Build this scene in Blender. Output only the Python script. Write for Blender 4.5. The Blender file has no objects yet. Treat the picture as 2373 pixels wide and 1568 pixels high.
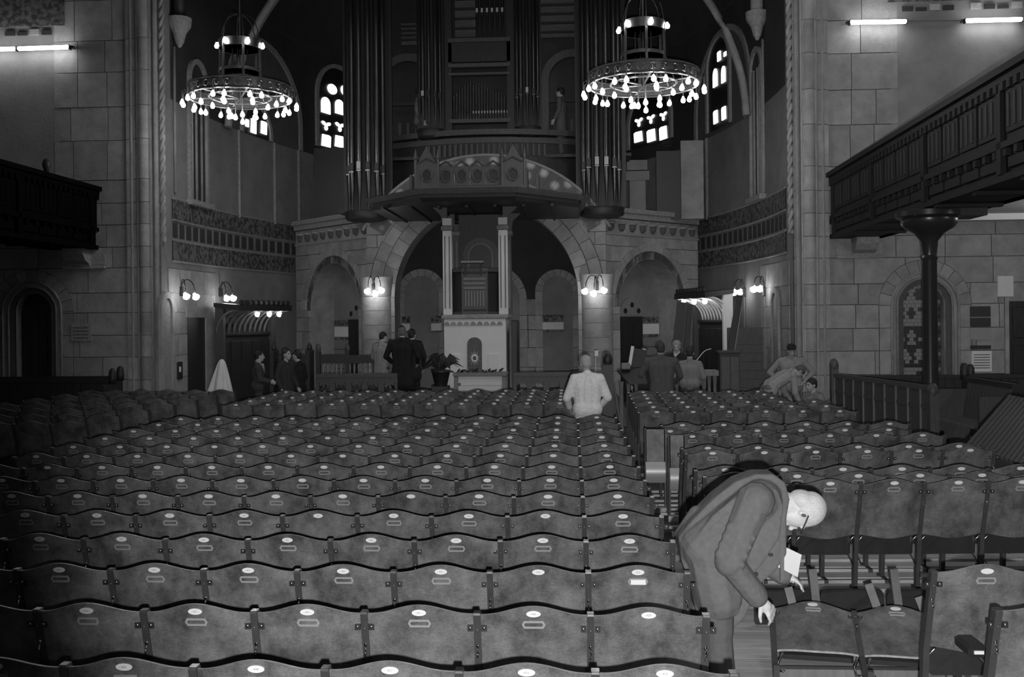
import bpy, math, random
from math import sin, cos, pi, sqrt, radians
from mathutils import Vector, Matrix
random.seed(7)
R = random.Random(11)
COL = bpy.context.scene.collection
SC = bpy.context.scene

# ------------------------------------------------------------------ camera, world, flash, exposure
CAMZ = 2.25; YAW = 0.0589; ROLL = 0.010; FPX = 2307.0; CX = 1186.5; CY = 739.0
cam_d = bpy.data.cameras.new('camera'); cam = bpy.data.objects.new('camera', cam_d); COL.objects.link(cam)
cam_d.sensor_fit = 'HORIZONTAL'; cam_d.sensor_width = 36.0; cam_d.lens = 36.0 * FPX / 2373.0
cam_d.shift_y = -(784.0 - CY) / 2373.0; cam_d.clip_end = 200
cam.matrix_world = Matrix.Translation((0, 0, CAMZ)) @ Matrix.Rotation(YAW, 4, 'Z') @ Matrix.Rotation(pi/2, 4, 'X') @ Matrix.Rotation(-ROLL, 4, 'Z')
SC.camera = cam
SC.view_settings.view_transform = 'Standard'; SC.view_settings.look = 'None'
SC.view_settings.gamma = 1.0; SC.view_settings.use_curve_mapping = False
SC.view_settings.exposure = 0.0
w = bpy.data.worlds.new('world'); SC.world = w; w.use_nodes = True
w.node_tree.nodes['Background'].inputs[0].default_value = (1, 1, 1, 1)
w.node_tree.nodes['Background'].inputs[1].default_value = 0.028

def light(name, typ, loc, energy, size=0.1, rot=None, **k):
    d = bpy.data.lights.new(name, typ); d.energy = energy
    if typ in ('POINT', 'SPOT'): d.shadow_soft_size = size
    for a, b in k.items(): setattr(d, a, b)
    o = bpy.data.objects.new(name, d); COL.objects.link(o); o.location = loc
    if rot is not None: o.rotation_euler = rot
    return o
# the photographer's flash gun, held just under the lens
fl = light('flash', 'SPOT', (0.05, -0.05, CAMZ - 0.125), 760, 0.022, spot_size=radians(73), spot_blend=0.5)
fl.data.use_nodes = True; fn_ = fl.data.node_tree; em_ = fn_.nodes['Emission']; fo_ = fn_.nodes.new('ShaderNodeLightFalloff'); fo_.inputs['Strength'].default_value = 1.0
fm_ = fn_.nodes.new('ShaderNodeMix'); fm_.data_type = 'FLOAT'; fm_.inputs[0].default_value = 0.13
fn_.links.new(fo_.outputs['Quadratic'], fm_.inputs[2]); fn_.links.new(fo_.outputs['Linear'], fm_.inputs[3]); fn_.links.new(fm_.outputs[0], em_.inputs['Strength'])
fl.rotation_euler = (Vector((0.85, 8.0, -0.75))).to_track_quat('-Z', 'Y').to_euler()
# unseen fill lights added high over the nave to lift the far walls
for nm, loc, rot, e, sx, sy in (('nave_fill', (-1.5, 4, 13.5), (radians(28), 0, 0), 80, 10, 7),
                                ('nave_fill', (5.0, 10, 13.0), (radians(35), radians(-12), 0), 220, 5, 6)):
    a_ = light(nm, 'AREA', loc, e, rot=rot, shape='RECTANGLE', size=sx, size_y=sy)

def at(px, py, Y):
    """world point on the ray of a picture point at depth Y"""
    u_, v_ = px - CX, py - CY
    u, v = u_ - ROLL * v_, v_ + ROLL * u_
    d = Vector((-sin(YAW) + cos(YAW) * u / FPX, cos(YAW) + sin(YAW) * u / FPX, -v / FPX))
    return Vector((0, 0, CAMZ)) + d * (Y / d.y)
def proj(p):
    x, y, z = p[0], p[1], p[2] - CAMZ
    dp = -sin(YAW) * x + cos(YAW) * y; u = FPX * (cos(YAW) * x + sin(YAW) * y) / dp; v = -FPX * z / dp
    return CX + u + ROLL * v, CY + v - ROLL * u

# ------------------------------------------------------------------ materials
MAT = {}
def mat(name, v, rough=0.6, var=0.0, scale=4.0, bump=0.0, bscale=60.0, metal=0.0, stretch=None, emit=0.0, objvar=0.0, spec=0.5, coat=0.0, detail=6.0):
    if name in MAT: return MAT[name]
    m = bpy.data.materials.new(name); m.use_nodes = True; nt = m.node_tree; N = nt.nodes; L = nt.links
    b = N['Principled BSDF']; b.inputs['Roughness'].default_value = rough; b.inputs['Metallic'].default_value = metal
    b.inputs['Specular IOR Level'].default_value = spec; b.inputs['Coat Weight'].default_value = coat
    b.inputs['Base Color'].default_value = (v, v, v, 1)
    if emit:
        b.inputs['Emission Color'].default_value = (1, 1, 1, 1); b.inputs['Emission Strength'].default_value = emit
    co = N.new('ShaderNodeTexCoord'); mp = N.new('ShaderNodeMapping'); L.new(co.outputs['Object'], mp.inputs[0])
    if stretch: mp.inputs['Scale'].default_value = stretch
    oi = N.new('ShaderNodeObjectInfo')
    if objvar or var:
        off = N.new('ShaderNodeVectorMath'); off.operation = 'ADD'; sc_ = N.new('ShaderNodeMath'); sc_.operation = 'MULTIPLY'; sc_.inputs[1].default_value = 37.0
        L.new(oi.outputs['Random'], sc_.inputs[0]); L.new(mp.outputs[0], off.inputs[0]); L.new(sc_.outputs[0], off.inputs[1])
        vec = off.outputs[0]
    else: vec = mp.outputs[0]
    if var or objvar:
        n = N.new('ShaderNodeTexNoise'); n.inputs['Scale'].default_value = scale; n.inputs['Detail'].default_value = detail; n.inputs['Roughness'].default_value = 0.65
        L.new(vec, n.inputs['Vector'])
        mr = N.new('ShaderNodeMapRange'); mr.inputs[1].default_value = 0.25; mr.inputs[2].default_value = 0.75
        mr.inputs[3].default_value = v * (1 - var); mr.inputs[4].default_value = v * (1 + var); L.new(n.outputs[0], mr.inputs[0])
        out = mr.outputs[0]
        if objvar:
            m2 = N.new('ShaderNodeMapRange'); m2.inputs[3].default_value = 1 - objvar; m2.inputs[4].default_value = 1 + objvar; L.new(oi.outputs['Random'], m2.inputs[0])
            mu = N.new('ShaderNodeMath'); mu.operation = 'MULTIPLY'; L.new(out, mu.inputs[0]); L.new(m2.outputs[0], mu.inputs[1]); out = mu.outputs[0]
        cb = N.new('ShaderNodeCombineColor')
        for i in range(3): L.new(out, cb.inputs[i])
        L.new(cb.outputs[0], b.inputs['Base Color'])
    if bump:
        n2 = N.new('ShaderNodeTexNoise'); n2.inputs['Scale'].default_value = bscale; n2.inputs['Detail'].default_value = 4
        L.new(vec, n2.inputs['Vector']); bm = N.new('ShaderNodeBump'); bm.inputs['Strength'].default_value = bump; bm.inputs['Distance'].default_value = 0.02
        L.new(n2.outputs[0], bm.inputs['Height']); L.new(bm.outputs[0], b.inputs['Normal'])
    MAT[name] = m; return m
def ply_mat():
    """varnished plywood: fine horizontal grain, cloudy worn patches that differ from seat to seat"""
    m = bpy.data.materials.new('seat_plywood'); m.use_nodes = True; nt = m.node_tree; N = nt.nodes; L = nt.links
    b = N['Principled BSDF']; b.inputs['Specular IOR Level'].default_value = 0.5
    co = N.new('ShaderNodeTexCoord'); oi = N.new('ShaderNodeObjectInfo')
    mu = N.new('ShaderNodeMath'); mu.operation = 'MULTIPLY'; mu.inputs[1].default_value = 53.0; L.new(oi.outputs['Random'], mu.inputs[0])
    ad = N.new('ShaderNodeVectorMath'); L.new(co.outputs['Object'], ad.inputs[0]); L.new(mu.outputs[0], ad.inputs[1])
    def noise(scale, det, stretch, lo, hi, a, c):
        mp = N.new('ShaderNodeMapping'); mp.inputs['Scale'].default_value = stretch; L.new(ad.outputs[0], mp.inputs[0])
        n = N.new('ShaderNodeTexNoise'); n.inputs['Scale'].default_value = scale; n.inputs['Detail'].default_value = det; n.inputs['Roughness'].default_value = 0.7
        L.new(mp.outputs[0], n.inputs['Vector']); r = N.new('ShaderNodeMapRange'); r.inputs[1].default_value = lo; r.inputs[2].default_value = hi; r.inputs[3].default_value = a; r.inputs[4].default_value = c
        L.new(n.outputs[0], r.inputs[0]); return r.outputs[0]
    g = noise(30, 5, (1, 3, 7), 0.3, 0.7, 0.80, 1.2); c = noise(5.5, 5, (1, 1, 0.8), 0.34, 0.66, 0.55, 1.75); f = noise(150, 2, (1, 1, 1), 0.3, 0.7, 0.82, 1.18)
    def mul(a, bb):
        x = N.new('ShaderNodeMath'); x.operation = 'MULTIPLY'; L.new(a, x.inputs[0])
        if isinstance(bb, float): x.inputs[1].default_value = bb
        else: L.new(bb, x.inputs[1])
        return x.outputs[0]
    o = mul(mul(mul(g, c), f), 0.125)
    cb = N.new('ShaderNodeCombineColor')
    for i in range(3): L.new(o, cb.inputs[i])
    L.new(cb.outputs[0], b.inputs['Base Color'])
    L.new(noise(9, 4, (1, 1, 1), 0.3, 0.7, 0.24, 0.46), b.inputs['Roughness'])
    MAT['seat_plywood'] = m; return m
def pattern_mat(name, v0, v1, scale, kind='brick', stretch=(1, 1, 1)):
    """two-tone mosaic work"""
    m = bpy.data.materials.new(name); m.use_nodes = True; nt = m.node_tree; N = nt.nodes; L = nt.links
    b = N['Principled BSDF']; b.inputs['Roughness'].default_value = 0.75
    co = N.new('ShaderNodeTexCoord'); mp = N.new('ShaderNodeMapping'); L.new(co.outputs['Object'], mp.inputs[0]); mp.inputs['Scale'].default_value = stretch
    t = N.new('ShaderNodeTexVoronoi' if kind == 'voronoi' else 'ShaderNodeTexNoise'); t.inputs['Scale'].default_value = scale; L.new(mp.outputs[0], t.inputs['Vector'])
    r = N.new('ShaderNodeMapRange'); r.inputs[1].default_value = 0.4 if kind != 'voronoi' else 0.15; r.inputs[2].default_value = 0.6 if kind != 'voronoi' else 0.5
    r.inputs[3].default_value = v0; r.inputs[4].default_value = v1; L.new(t.outputs[0], r.inputs[0])
    cb = N.new('ShaderNodeCombineColor')
    for i in range(3): L.new(r.outputs[0], cb.inputs[i])
    L.new(cb.outputs[0], b.inputs['Base Color']); MAT[name] = m; return m

STONE = mat('ashlar_stone', 0.33, 0.85, var=0.30, scale=2.6, bump=0.45, bscale=28, objvar=0.16, detail=9)
MORTAR = mat('mortar', 0.11, 0.95, var=0.2, scale=9)
PLASTER = mat('plaster', 0.24, 0.9, var=0.24, scale=1.6, bump=0.3, bscale=18, detail=9)
PLASTER_L = mat('pale_plaster', 0.75, 0.9, var=0.08, scale=1.0)
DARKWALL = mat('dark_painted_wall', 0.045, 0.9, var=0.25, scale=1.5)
TREFR = mat('carved_stone', 0.33, 0.85, var=0.3, scale=14, bump=0.8, bscale=22)
FRIEZE = pattern_mat('frieze_ornament', 0.05, 0.17, 9.0)
MOSAIC = pattern_mat('mosaic_flowers', 0.6, 0.13, 3.4, 'voronoi')
TILES = pattern_mat('tile_panel', 0.04, 0.2, 14.0)
WOOD_D = mat('dark_oak', 0.028, 0.5, var=0.35, scale=5, stretch=(6, 6, 1), bump=0.1)
WOOD_M = mat('brown_oak', 0.075, 0.5, var=0.3, scale=5, stretch=(6, 6, 1), bump=0.1)
WOOD_L = mat('pale_oak', 0.2, 0.55, var=0.25, scale=5, stretch=(6, 6, 1))
FLOORM = mat('floor_boards', 0.5, 0.6, var=0.3, scale=4, stretch=(1, 8, 8), objvar=0.15)
CARPET = mat('dark_floor', 0.06, 0.9, var=0.3, scale=3)
PLY = ply_mat()
PLYE = mat('lit_plywood_edge', 0.42, 0.4, var=0.4, scale=20)  # paler tone paints the highlight along seat-back top and bottom edges
PLATEINK = mat('faded_plate_ink', 0.32, 0.7)
BRK = mat('blackened_bracket', 0.03, 0.4)
POSTM = mat('seat_post', 0.06, 0.4, var=0.2, scale=12)
STEEL = mat('nickel', 0.55, 0.28, metal=1.0)
IRON = mat('black_iron', 0.02, 0.45, var=0.2, scale=10)
COLM = mat('painted_iron_column', 0.035, 0.3)
BRASS = mat('chandelier_metal', 0.10, 0.35, metal=0.6, var=0.3, scale=10)
ENAMEL = mat('enamel_plate', 0.9, 0.35)
HOLDER = mat('holder_brass', 0.42, 0.4, metal=0.2)
INK = mat('black_ink', 0.05, 0.8)
PAPER = mat('white_paper', 0.85, 0.8)
TIN = mat('organ_pipe_metal', 0.10, 0.27, metal=0.8, var=0.2, scale=3)
TINL = mat('organ_pipe_mouth', 0.5, 0.4)
BULB = mat('lit_bulb', 0.9, 0.3, emit=35.0)
GLOBE = mat('lit_lamp_glass', 0.9, 0.3, emit=18.0)
TUBE = mat('lit_fluorescent_tube', 0.9, 0.3, emit=15.0)
GLASSLIT = mat('daylit_glass', 0.3, 0.3, emit=1.6)
SKIN = mat('skin', 0.42, 0.6)
LEAF = mat('leaf', 0.03, 0.6)
CLOTHW = mat('white_cloth', 0.75, 0.9, var=0.1, scale=6, bump=0.3, bscale=14)

# ------------------------------------------------------------------ mesh helpers
ORG = {}
class MB:
    def __init__(s): s.v = []; s.f = []
    def add(s, vs, fs):
        n = len(s.v); s.v += [tuple(p) for p in vs]; s.f += [tuple(i + n for i in f) for f in fs]; return s
    def box(s, a, b, bev=0.0):
        (x0, y0, z0), (x1, y1, z1) = a, b
        if bev:
            e = bev; ring = lambda z, i: [(x0+i, y0+i, z), (x1-i, y0+i, z), (x1-i, y1-i, z), (x0+i, y1-i, z)]
            vs = ring(z0, e) + ring(z0+e, 0) + ring(z1-e, 0) + ring(z1, e); fs = [(3, 2, 1, 0), (12, 13, 14, 15)]
            for k in range(3):
                for i in range(4): j = (i+1) % 4; fs.append((4*k+i, 4*k+j, 4*k+4+j, 4*k+4+i))
            return s.add(vs, fs)
        return s.add([(x0, y0, z0), (x1, y0, z0), (x1, y1, z0), (x0, y1, z0), (x0, y0, z1), (x1, y0, z1), (x1, y1, z1), (x0, y1, z1)],
                     [(3, 2, 1, 0), (4, 5, 6, 7), (0, 1, 5, 4), (1, 2, 6, 5), (2, 3, 7, 6), (3, 0, 4, 7)])
    def cbox(s, c, d, bev=0.0):
        return s.box([c[i]-d[i]/2 for i in range(3)], [c[i]+d[i]/2 for i in range(3)], bev)
    def bar(s, p, q, wx, wy, up=(0, 0, 1)):
        p = Vector(p); q = Vector(q); t = (q-p).normalized(); u = Vector(up)
        if abs(t.dot(u)) > 0.95: u = Vector((0, 1, 0))
        a = t.cross(u).normalized() * wx/2; b = a.cross(t).normalized() * wy/2
        return s.add([p-a-b, p+a-b, p+a+b, p-a+b, q-a-b, q+a-b, q+a+b, q-a+b], [(0, 1, 2, 3), (7, 6, 5, 4), (4, 5, 1, 0), (5, 6, 2, 1), (6, 7, 3, 2), (7, 4, 0, 3)])
    def tube(s, pts, r, n=8, closed=False):
        pts = [Vector(p) for p in pts]; m = len(pts); rr = r if isinstance(r, (list, tuple)) else [r]*m; vs = []; fs = []
        for i, p in enumerate(pts):
            t = ((pts[(i+1) % m] - pts[i-1]) if closed else (pts[min(i+1, m-1)] - pts[max(i-1, 0)])).normalized()
            u = Vector((0, 0, 1)) if abs(t.z) < 0.9 else Vector((0, 1, 0)); a = t.cross(u).normalized(); b = t.cross(a)
            for k in range(n): g = 2*pi*k/n; vs.append(p + (a*cos(g) + b*sin(g))*rr[i])
        for i in range(m if closed else m-1):
            for k in range(n): j = (k+1) % n; i2 = (i+1) % m; fs.append((i*n+k, i*n+j, i2*n+j, i2*n+k))
        if not closed: fs += [tuple(range(n))[::-1], tuple(range((m-1)*n, m*n))]
        return s.add(vs, fs)
    def lathe(s, prof, c=(0, 0, 0), n=16, a0=0.0, a1=2*pi, sx=1.0, sy=1.0):
        full = abs(a1-a0-2*pi) < 1e-6; k = n if full else n+1; vs = []; fs = []
        for r, z in prof:
            for i in range(k): g = a0+(a1-a0)*i/n; vs.append((c[0]+r*cos(g)*sx, c[1]+r*sin(g)*sy, c[2]+z))
        for j in range(len(prof)-1):
            for i in range(n):
                i2 = (i+1) % k; fs.append((j*k+i, j*k+i2, (j+1)*k+i2, (j+1)*k+i))
        if full:
            if prof[0][0] > 1e-5: fs.append(tuple(range(k))[::-1])
            if prof[-1][0] > 1e-5: fs.append(tuple(range((len(prof)-1)*k, len(prof)*k)))
        return s.add(vs, fs)
    def ell(s, c, r, n=12, m=8, rot=None):
        vs = []; fs = []; c = Vector(c)
        for j in range(1, m):
            t = pi*j/m
            for i in range(n):
                g = 2*pi*i/n; p = Vector((r[0]*sin(t)*cos(g), r[1]*sin(t)*sin(g), r[2]*cos(t)))
                vs.append(c + (rot @ p if rot is not None else p))
        tp = Vector((0, 0, r[2])); tp = rot @ tp if rot is not None else tp
        a = len(vs); vs += [c+tp, c-tp]
        for j in range(m-2):
            for i in range(n): k = (i+1) % n; fs.append((j*n+i, (j+1)*n+i, (j+1)*n+k, j*n+k))
        for i in range(n): k = (i+1) % n; fs.append((a, i, k)); fs.append((a+1, (m-2)*n+k, (m-2)*n+i))
        return s.add(vs, fs)
    def cap(s, p, q, r0, r1, n=10):
        p = Vector(p); q = Vector(q); t = (q-p); ln = t.length; t = t/ln if ln > 1e-6 else Vector((0, 0, 1))
        pts = []; rr = []
        for k in range(4): g = pi/2*k/4; pts.append(p - t*r0*cos(g)); rr.append(max(r0*sin(g), 0.08*r0))
        for k in range(4, -1, -1): g = pi/2*k/4; pts.append(q + t*r1*cos(g)); rr.append(max(r1*sin(g), 0.08*r1))
        a = t.cross(Vector((0, 0, 1)) if abs(t.z) < 0.9 else Vector((0, 1, 0))).normalized(); b = t.cross(a); vs = []; fs = []; m = len(pts)
        for i in range(m):
            for k in range(n): g = 2*pi*k/n; vs.append(pts[i] + (a*cos(g)+b*sin(g))*rr[i])
        for i in range(m-1):
            for k in range(n): j = (k+1) % n; fs.append((i*n+k, i*n+j, (i+1)*n+j, (i+1)*n+k))
        fs += [tuple(range(n))[::-1], tuple(range((m-1)*n, m*n))]
        return s.add(vs, fs)
    def prism(s, poly, f0, f1):
        """poly: list of (a, b); f0/f1 map (a, b) to the two end faces"""
        n = len(poly); vs = [f0(*p) for p in poly] + [f1(*p) for p in poly]
        fs = [tuple(range(n))[::-1], tuple(range(n, 2*n))] + [(i, (i+1) % n, n+(i+1) % n, n+i) for i in range(n)]
        return s.add(vs, fs)
    def grid(s, fn, nu, nv):
        vs = [fn(i/nu, j/nv) for j in range(nv+1) for i in range(nu+1)]
        return s.add(vs, [(j*(nu+1)+i, j*(nu+1)+i+1, (j+1)*(nu+1)+i+1, (j+1)*(nu+1)+i) for j in range(nv) for i in range(nu)])
    def mesh(s, name, m, smooth=False, org=None):
        me = bpy.data.meshes.new(name); o = org or Vector((0, 0, 0))
        me.from_pydata([tuple(Vector(p)-o) for p in s.v], [], s.f); me.update()
        if smooth:
            for p in me.polygons: p.use_smooth = True
            if smooth == 'auto': me.set_sharp_from_angle(angle=radians(38))
        me.materials.append(m); return me
    def build(s, name, m, parent=None, smooth=False, local=False):
        org = Vector((0, 0, 0))
        if parent is not None and not local: org = ORG.get(parent.name, org)
        return link(name, s.mesh(name, m, smooth, org), parent)
def link(name, me, parent=None, loc=None, rot=None):
    o = bpy.data.objects.new(name, me); COL.objects.link(o)
    if parent is not None:
        o.parent = parent; ORG[o.name] = ORG.get(parent.name, Vector((0, 0, 0)))
    if loc is not None: o.location = loc
    if rot is not None: o.rotation_euler = rot
    return o
def tag(o, label=None, cat=None, group=None, kind=None):
    if label: o['label'] = label
    if cat: o['category'] = cat
    if group: o['group'] = group
    if kind: o['kind'] = kind
    return o
def thing(name, label, cat, loc=(0, 0, 0), rz=0.0, group=None, local=False, rot=None):
    o = bpy.data.objects.new(name, None); COL.objects.link(o); o.location = loc
    o.rotation_euler = rot if rot is not None else (0, 0, rz)
    o.empty_display_size = 0.2
    ORG[o.name] = Vector((0, 0, 0)) if local else Vector(loc)
    return tag(o, label, cat, group)
def struct(name, loc=(0, 0, 0), label=None):
    o = bpy.data.objects.new(name, None); COL.objects.link(o); o.location = loc; ORG[o.name] = Vector(loc); o['kind'] = 'structure'
    if label: o['label'] = label
    return o
def dup(o, loc, rot=None):
    r = o.copy(); COL.objects.link(r); r.location = loc
    if rot is not None: r.rotation_euler = rot
    for ch in o.children:
        c = ch.copy(); COL.objects.link(c); c.parent = r
        for g in ch.children: d = g.copy(); COL.objects.link(d); d.parent = c
    return r
def blob(name, mb, m, parent, voxel=0.012, smooth=3, local=True):
    """joined capsules and ellipsoids grown into one continuous skin"""
    org = Vector((0, 0, 0)) if local else ORG.get(parent.name, Vector((0, 0, 0)))
    me = mb.mesh(name, m, True, org); o = bpy.data.objects.new(name, me); COL.objects.link(o)
    md = o.modifiers.new('r', 'REMESH'); md.mode = 'VOXEL'; md.voxel_size = voxel; md.use_smooth_shade = True
    if smooth: sm = o.modifiers.new('s', 'SMOOTH'); sm.factor = 0.5; sm.iterations = smooth
    dg = bpy.context.evaluated_depsgraph_get(); me2 = bpy.data.meshes.new_from_object(o.evaluated_get(dg)); o.modifiers.clear(); o.data = me2
    bpy.data.meshes.remove(me); me2.name = name
    if not me2.materials: me2.materials.append(m)
    for p in me2.polygons: p.use_smooth = True
    o.parent = parent; ORG[o.name] = ORG.get(parent.name, org); return o

# ------------------------------------------------------------------ masonry helpers
def bottom_fn(holes, c):
    def f(u):
        z = c
        for (uc, zc, r) in holes:
            if abs(u-uc) < r: z = max(z, zc + sqrt(max(r*r-(u-uc)**2, 0)))
        return z
    return f
def block_polys(a, b, c, d, holes):
    """outlines of the stone left of the rectangle a..b x c..d once the round-headed holes are taken out"""
    hs = [h for h in holes if h[0]-h[2] < b and h[0]+h[2] > a and h[1]+h[2] > c]
    if not hs: return [[(a, c), (b, c), (b, d), (a, d)]]
    us = {a, b}
    for (uc, zc, r) in hs:
        for z in (c, d):
            if zc <= z <= zc+r:
                w_ = sqrt(max(r*r-(z-zc)**2, 0)); us |= {uc-w_, uc+w_}
            elif z < zc: us |= {uc-r, uc+r, uc-r+1e-4, uc+r-1e-4, uc-r-1e-4, uc+r+1e-4}
        for k in range(25): us.add(uc + r*sin(pi/2*(k-12)/12))
    us = sorted(x for x in us if a <= x <= b); f = bottom_fn(hs, c); out = []; run = []
    for x in us:
        z = f(x)
        if z < d-0.004: run.append((x, z))
        else:
            if run: run.append((x, d)); out.append(run); run = []
            nxt = [q for q in us if q > x]
            if nxt and f(nxt[0]) < d-0.004: run = [(x, d)]
    if run: out.append(run)
    polys = []
    for r_ in out:
        if r_[-1][0]-r_[0][0] < 0.03: continue
        top = [(r_[-1][0], d), (r_[0][0], d)]; p = r_ + [t for t in top if t not in (r_[0], r_[-1])]
        if len(p) >= 3: polys.append(p)
    return polys
def ashlar(wall, u0, u1, zs, mapf, holes=(), wid=(0.5, 1.0), thick=0.03, jt=0.008, m=None, name='stone_block', rnd=R, back=True, cnt=None):
    m = m or STONE
    for k in range(len(zs)-1):
        c, d = zs[k], zs[k+1]; u = u0; first = rnd.uniform(*wid)*rnd.uniform(0.5, 1)
        while u < u1-1e-6:
            w_ = first if u == u0 else rnd.uniform(*wid)
            e = u+w_
            if u1-e < wid[0]*0.6: e = u1
            t = thick*rnd.uniform(0.75, 1.2)
            for p in block_polys(u+jt, e-jt, c+jt, d-jt, list(holes)):
                MB().prism(p, lambda a, b: mapf(a, b, 0.0), lambda a, b: mapf(a, b, t)).build(name, m, wall)
            u = e
    if back:
        us = {u0, u1}
        n = max(2, int((u1-u0)/0.4)); us |= {u0+(u1-u0)*i/n for i in range(n+1)}
        for (uc, zc, r) in holes:
            us |= {uc-r-1e-4, uc+r+1e-4}
            for k in range(25): us.add(uc + (r-1e-4)*sin(pi/2*(k-12)/12))
        us = sorted(x for x in us if u0 <= x <= u1); f = bottom_fn(list(holes), zs[0]); b = MB()
        for x, y in zip(us, us[1:]):
            b.add([mapf(x, f(x), 0.002), mapf(y, f(y), 0.002), mapf(y, zs[-1], 0.002), mapf(x, zs[-1], 0.002)], [(0, 1, 2, 3)])
        b.build('mortar_bed', MORTAR, wall)
def voussoirs(wall, uc, zc, r0, r1, n, mapf, t=0.05, a0=0.0, a1=pi, m=None, name='voussoir', jt=0.006, seg=3, d0=0.0):
    for k in range(n):
        g0 = a0+(a1-a0)*k/n+jt/r1; g1 = a0+(a1-a0)*(k+1)/n-jt/r1
        p = [(uc+r0*cos(g0+(g1-g0)*i/seg), zc+r0*sin(g0+(g1-g0)*i/seg)) for i in range(seg+1)] + \
            [(uc+r1*cos(g1-(g1-g0)*i/seg), zc+r1*sin(g1-(g1-g0)*i/seg)) for i in range(seg+1)]
        tt = t*R.uniform(0.85, 1.15)
        MB().prism(p, lambda a, b: mapf(a, b, d0), lambda a, b: mapf(a, b, tt)).build(name, m or STONE, wall)
def soffit(wall, uc, zc, r, zb, mapf, d0, d1, m, name='arch_soffit', n=20):
    prof = [(uc+r, zb)] + [(uc+r*cos(pi*i/n), zc+r*sin(pi*i/n)) for i in range(n+1)] + [(uc-r, zb)]
    b = MB()
    for p, q in zip(prof, prof[1:]):
        b.add([mapf(p[0], p[1], d0), mapf(q[0], q[1], d0), mapf(q[0], q[1], d1), mapf(p[0], p[1], d1)], [(0, 1, 2, 3)])
    return b.build(name, m, wall, smooth='auto')
def arch_panel(uc, zc, r, zb, mapf, d, mb=None, n=20):
    mb = mb or MB(); us = [uc-r*cos(pi*i/n) for i in range(n+1)]
    tp = [zc+r*sin(pi*i/n) for i in range(n+1)]
    for i in range(n):
        mb.add([mapf(us[i], zb, d), mapf(us[i+1], zb, d), mapf(us[i+1], tp[i+1], d), mapf(us[i], tp[i]+1e-4, d)], [(0, 1, 2, 3)])
    return mb
def arch_ring(uc, zc, r0, r1, zb, mapf, d0, d1, mb=None, n=18):
    """moulding of rectangular section following jambs and round head"""
    mb = mb or MB()
    def pr(r): return [(uc+r, zb)] + [(uc+r*cos(pi*i/n), zc+r*sin(pi*i/n)) for i in range(n+1)] + [(uc-r, zb)]
    A, B = pr(r0), pr(r1); k = len(A)
    vs = [mapf(a, b, d0) for a, b in A]+[mapf(a, b, d1) for a, b in A]+[mapf(a, b, d0) for a, b in B]+[mapf(a, b, d1) for a, b in B]; fs = []
    for i in range(k-1):
        fs += [(i, i+1, k+i+1, k+i), (k+i, k+i+1, 3*k+i+1, 3*k+i), (3*k+i, 3*k+i+1, 2*k+i+1, 2*k+i)]
    return mb.add(vs, fs)
# ================================================================== THE BUILDING
XC = -2.13; NW = 21.5; EA, EB, EY = 6.85, 13.5, 22.0
def EL(side):
    def f(u, z, d):
        q = max(1-((u-EY)/EB)**2, 1e-4) if u > EY else 1.0
        x = XC + side*EA*sqrt(q); nx = -side*sqrt(q)/EA; ny = -(max(u-EY, 0))/EB**2*1.0; l = sqrt(nx*nx+ny*ny)
        return (x+nx/l*d, u+ny/l*d, z)
    return f
ER, ELF = EL(1), EL(-1)
def wallY(px, side, py=740):
    lo, hi = 21.6, 35.0
    for _ in range(50):
        m_ = (lo+hi)/2; x = proj(EL(side)(m_, CAMZ+(CY-py)*m_/FPX, 0))[0]
        if (x > px) == (side > 0): lo = m_
        else: hi = m_
    return (lo+hi)/2
FR = lambda u, z, d: (u, NW-d, z)

# ---- floor
fl_ = struct('floor'); MB().box((-17, -3, -0.2), (14, 31, -0.02)).build('floor_base', CARPET, fl_)
for k in range(34):
    y0 = 3.6+k*0.19
    for x0, x1 in ((0.55, 2.1+0.5*(k % 3)), (2.1+0.5*(k % 3), 5.4)):
        MB().box((x0+0.002, y0+0.002, -0.03), (x1-0.002, y0+0.188, 0.0)).build('floor_plank', FLOORM, fl_)
MB().box((-17, -3, -0.03), (0.54, 31, -0.001)).build('floor_covering', CARPET, fl_)
MB().box((0.54, 10.1, -0.03), (14, 31, -0.002)).build('floor_covering', CARPET, fl_)
plat = struct('floor_platform'); MB().box((-5.4, 20.75, 0), (1.15, 28.5, 0.34)).build('platform_step', WOOD_M, plat)

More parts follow.
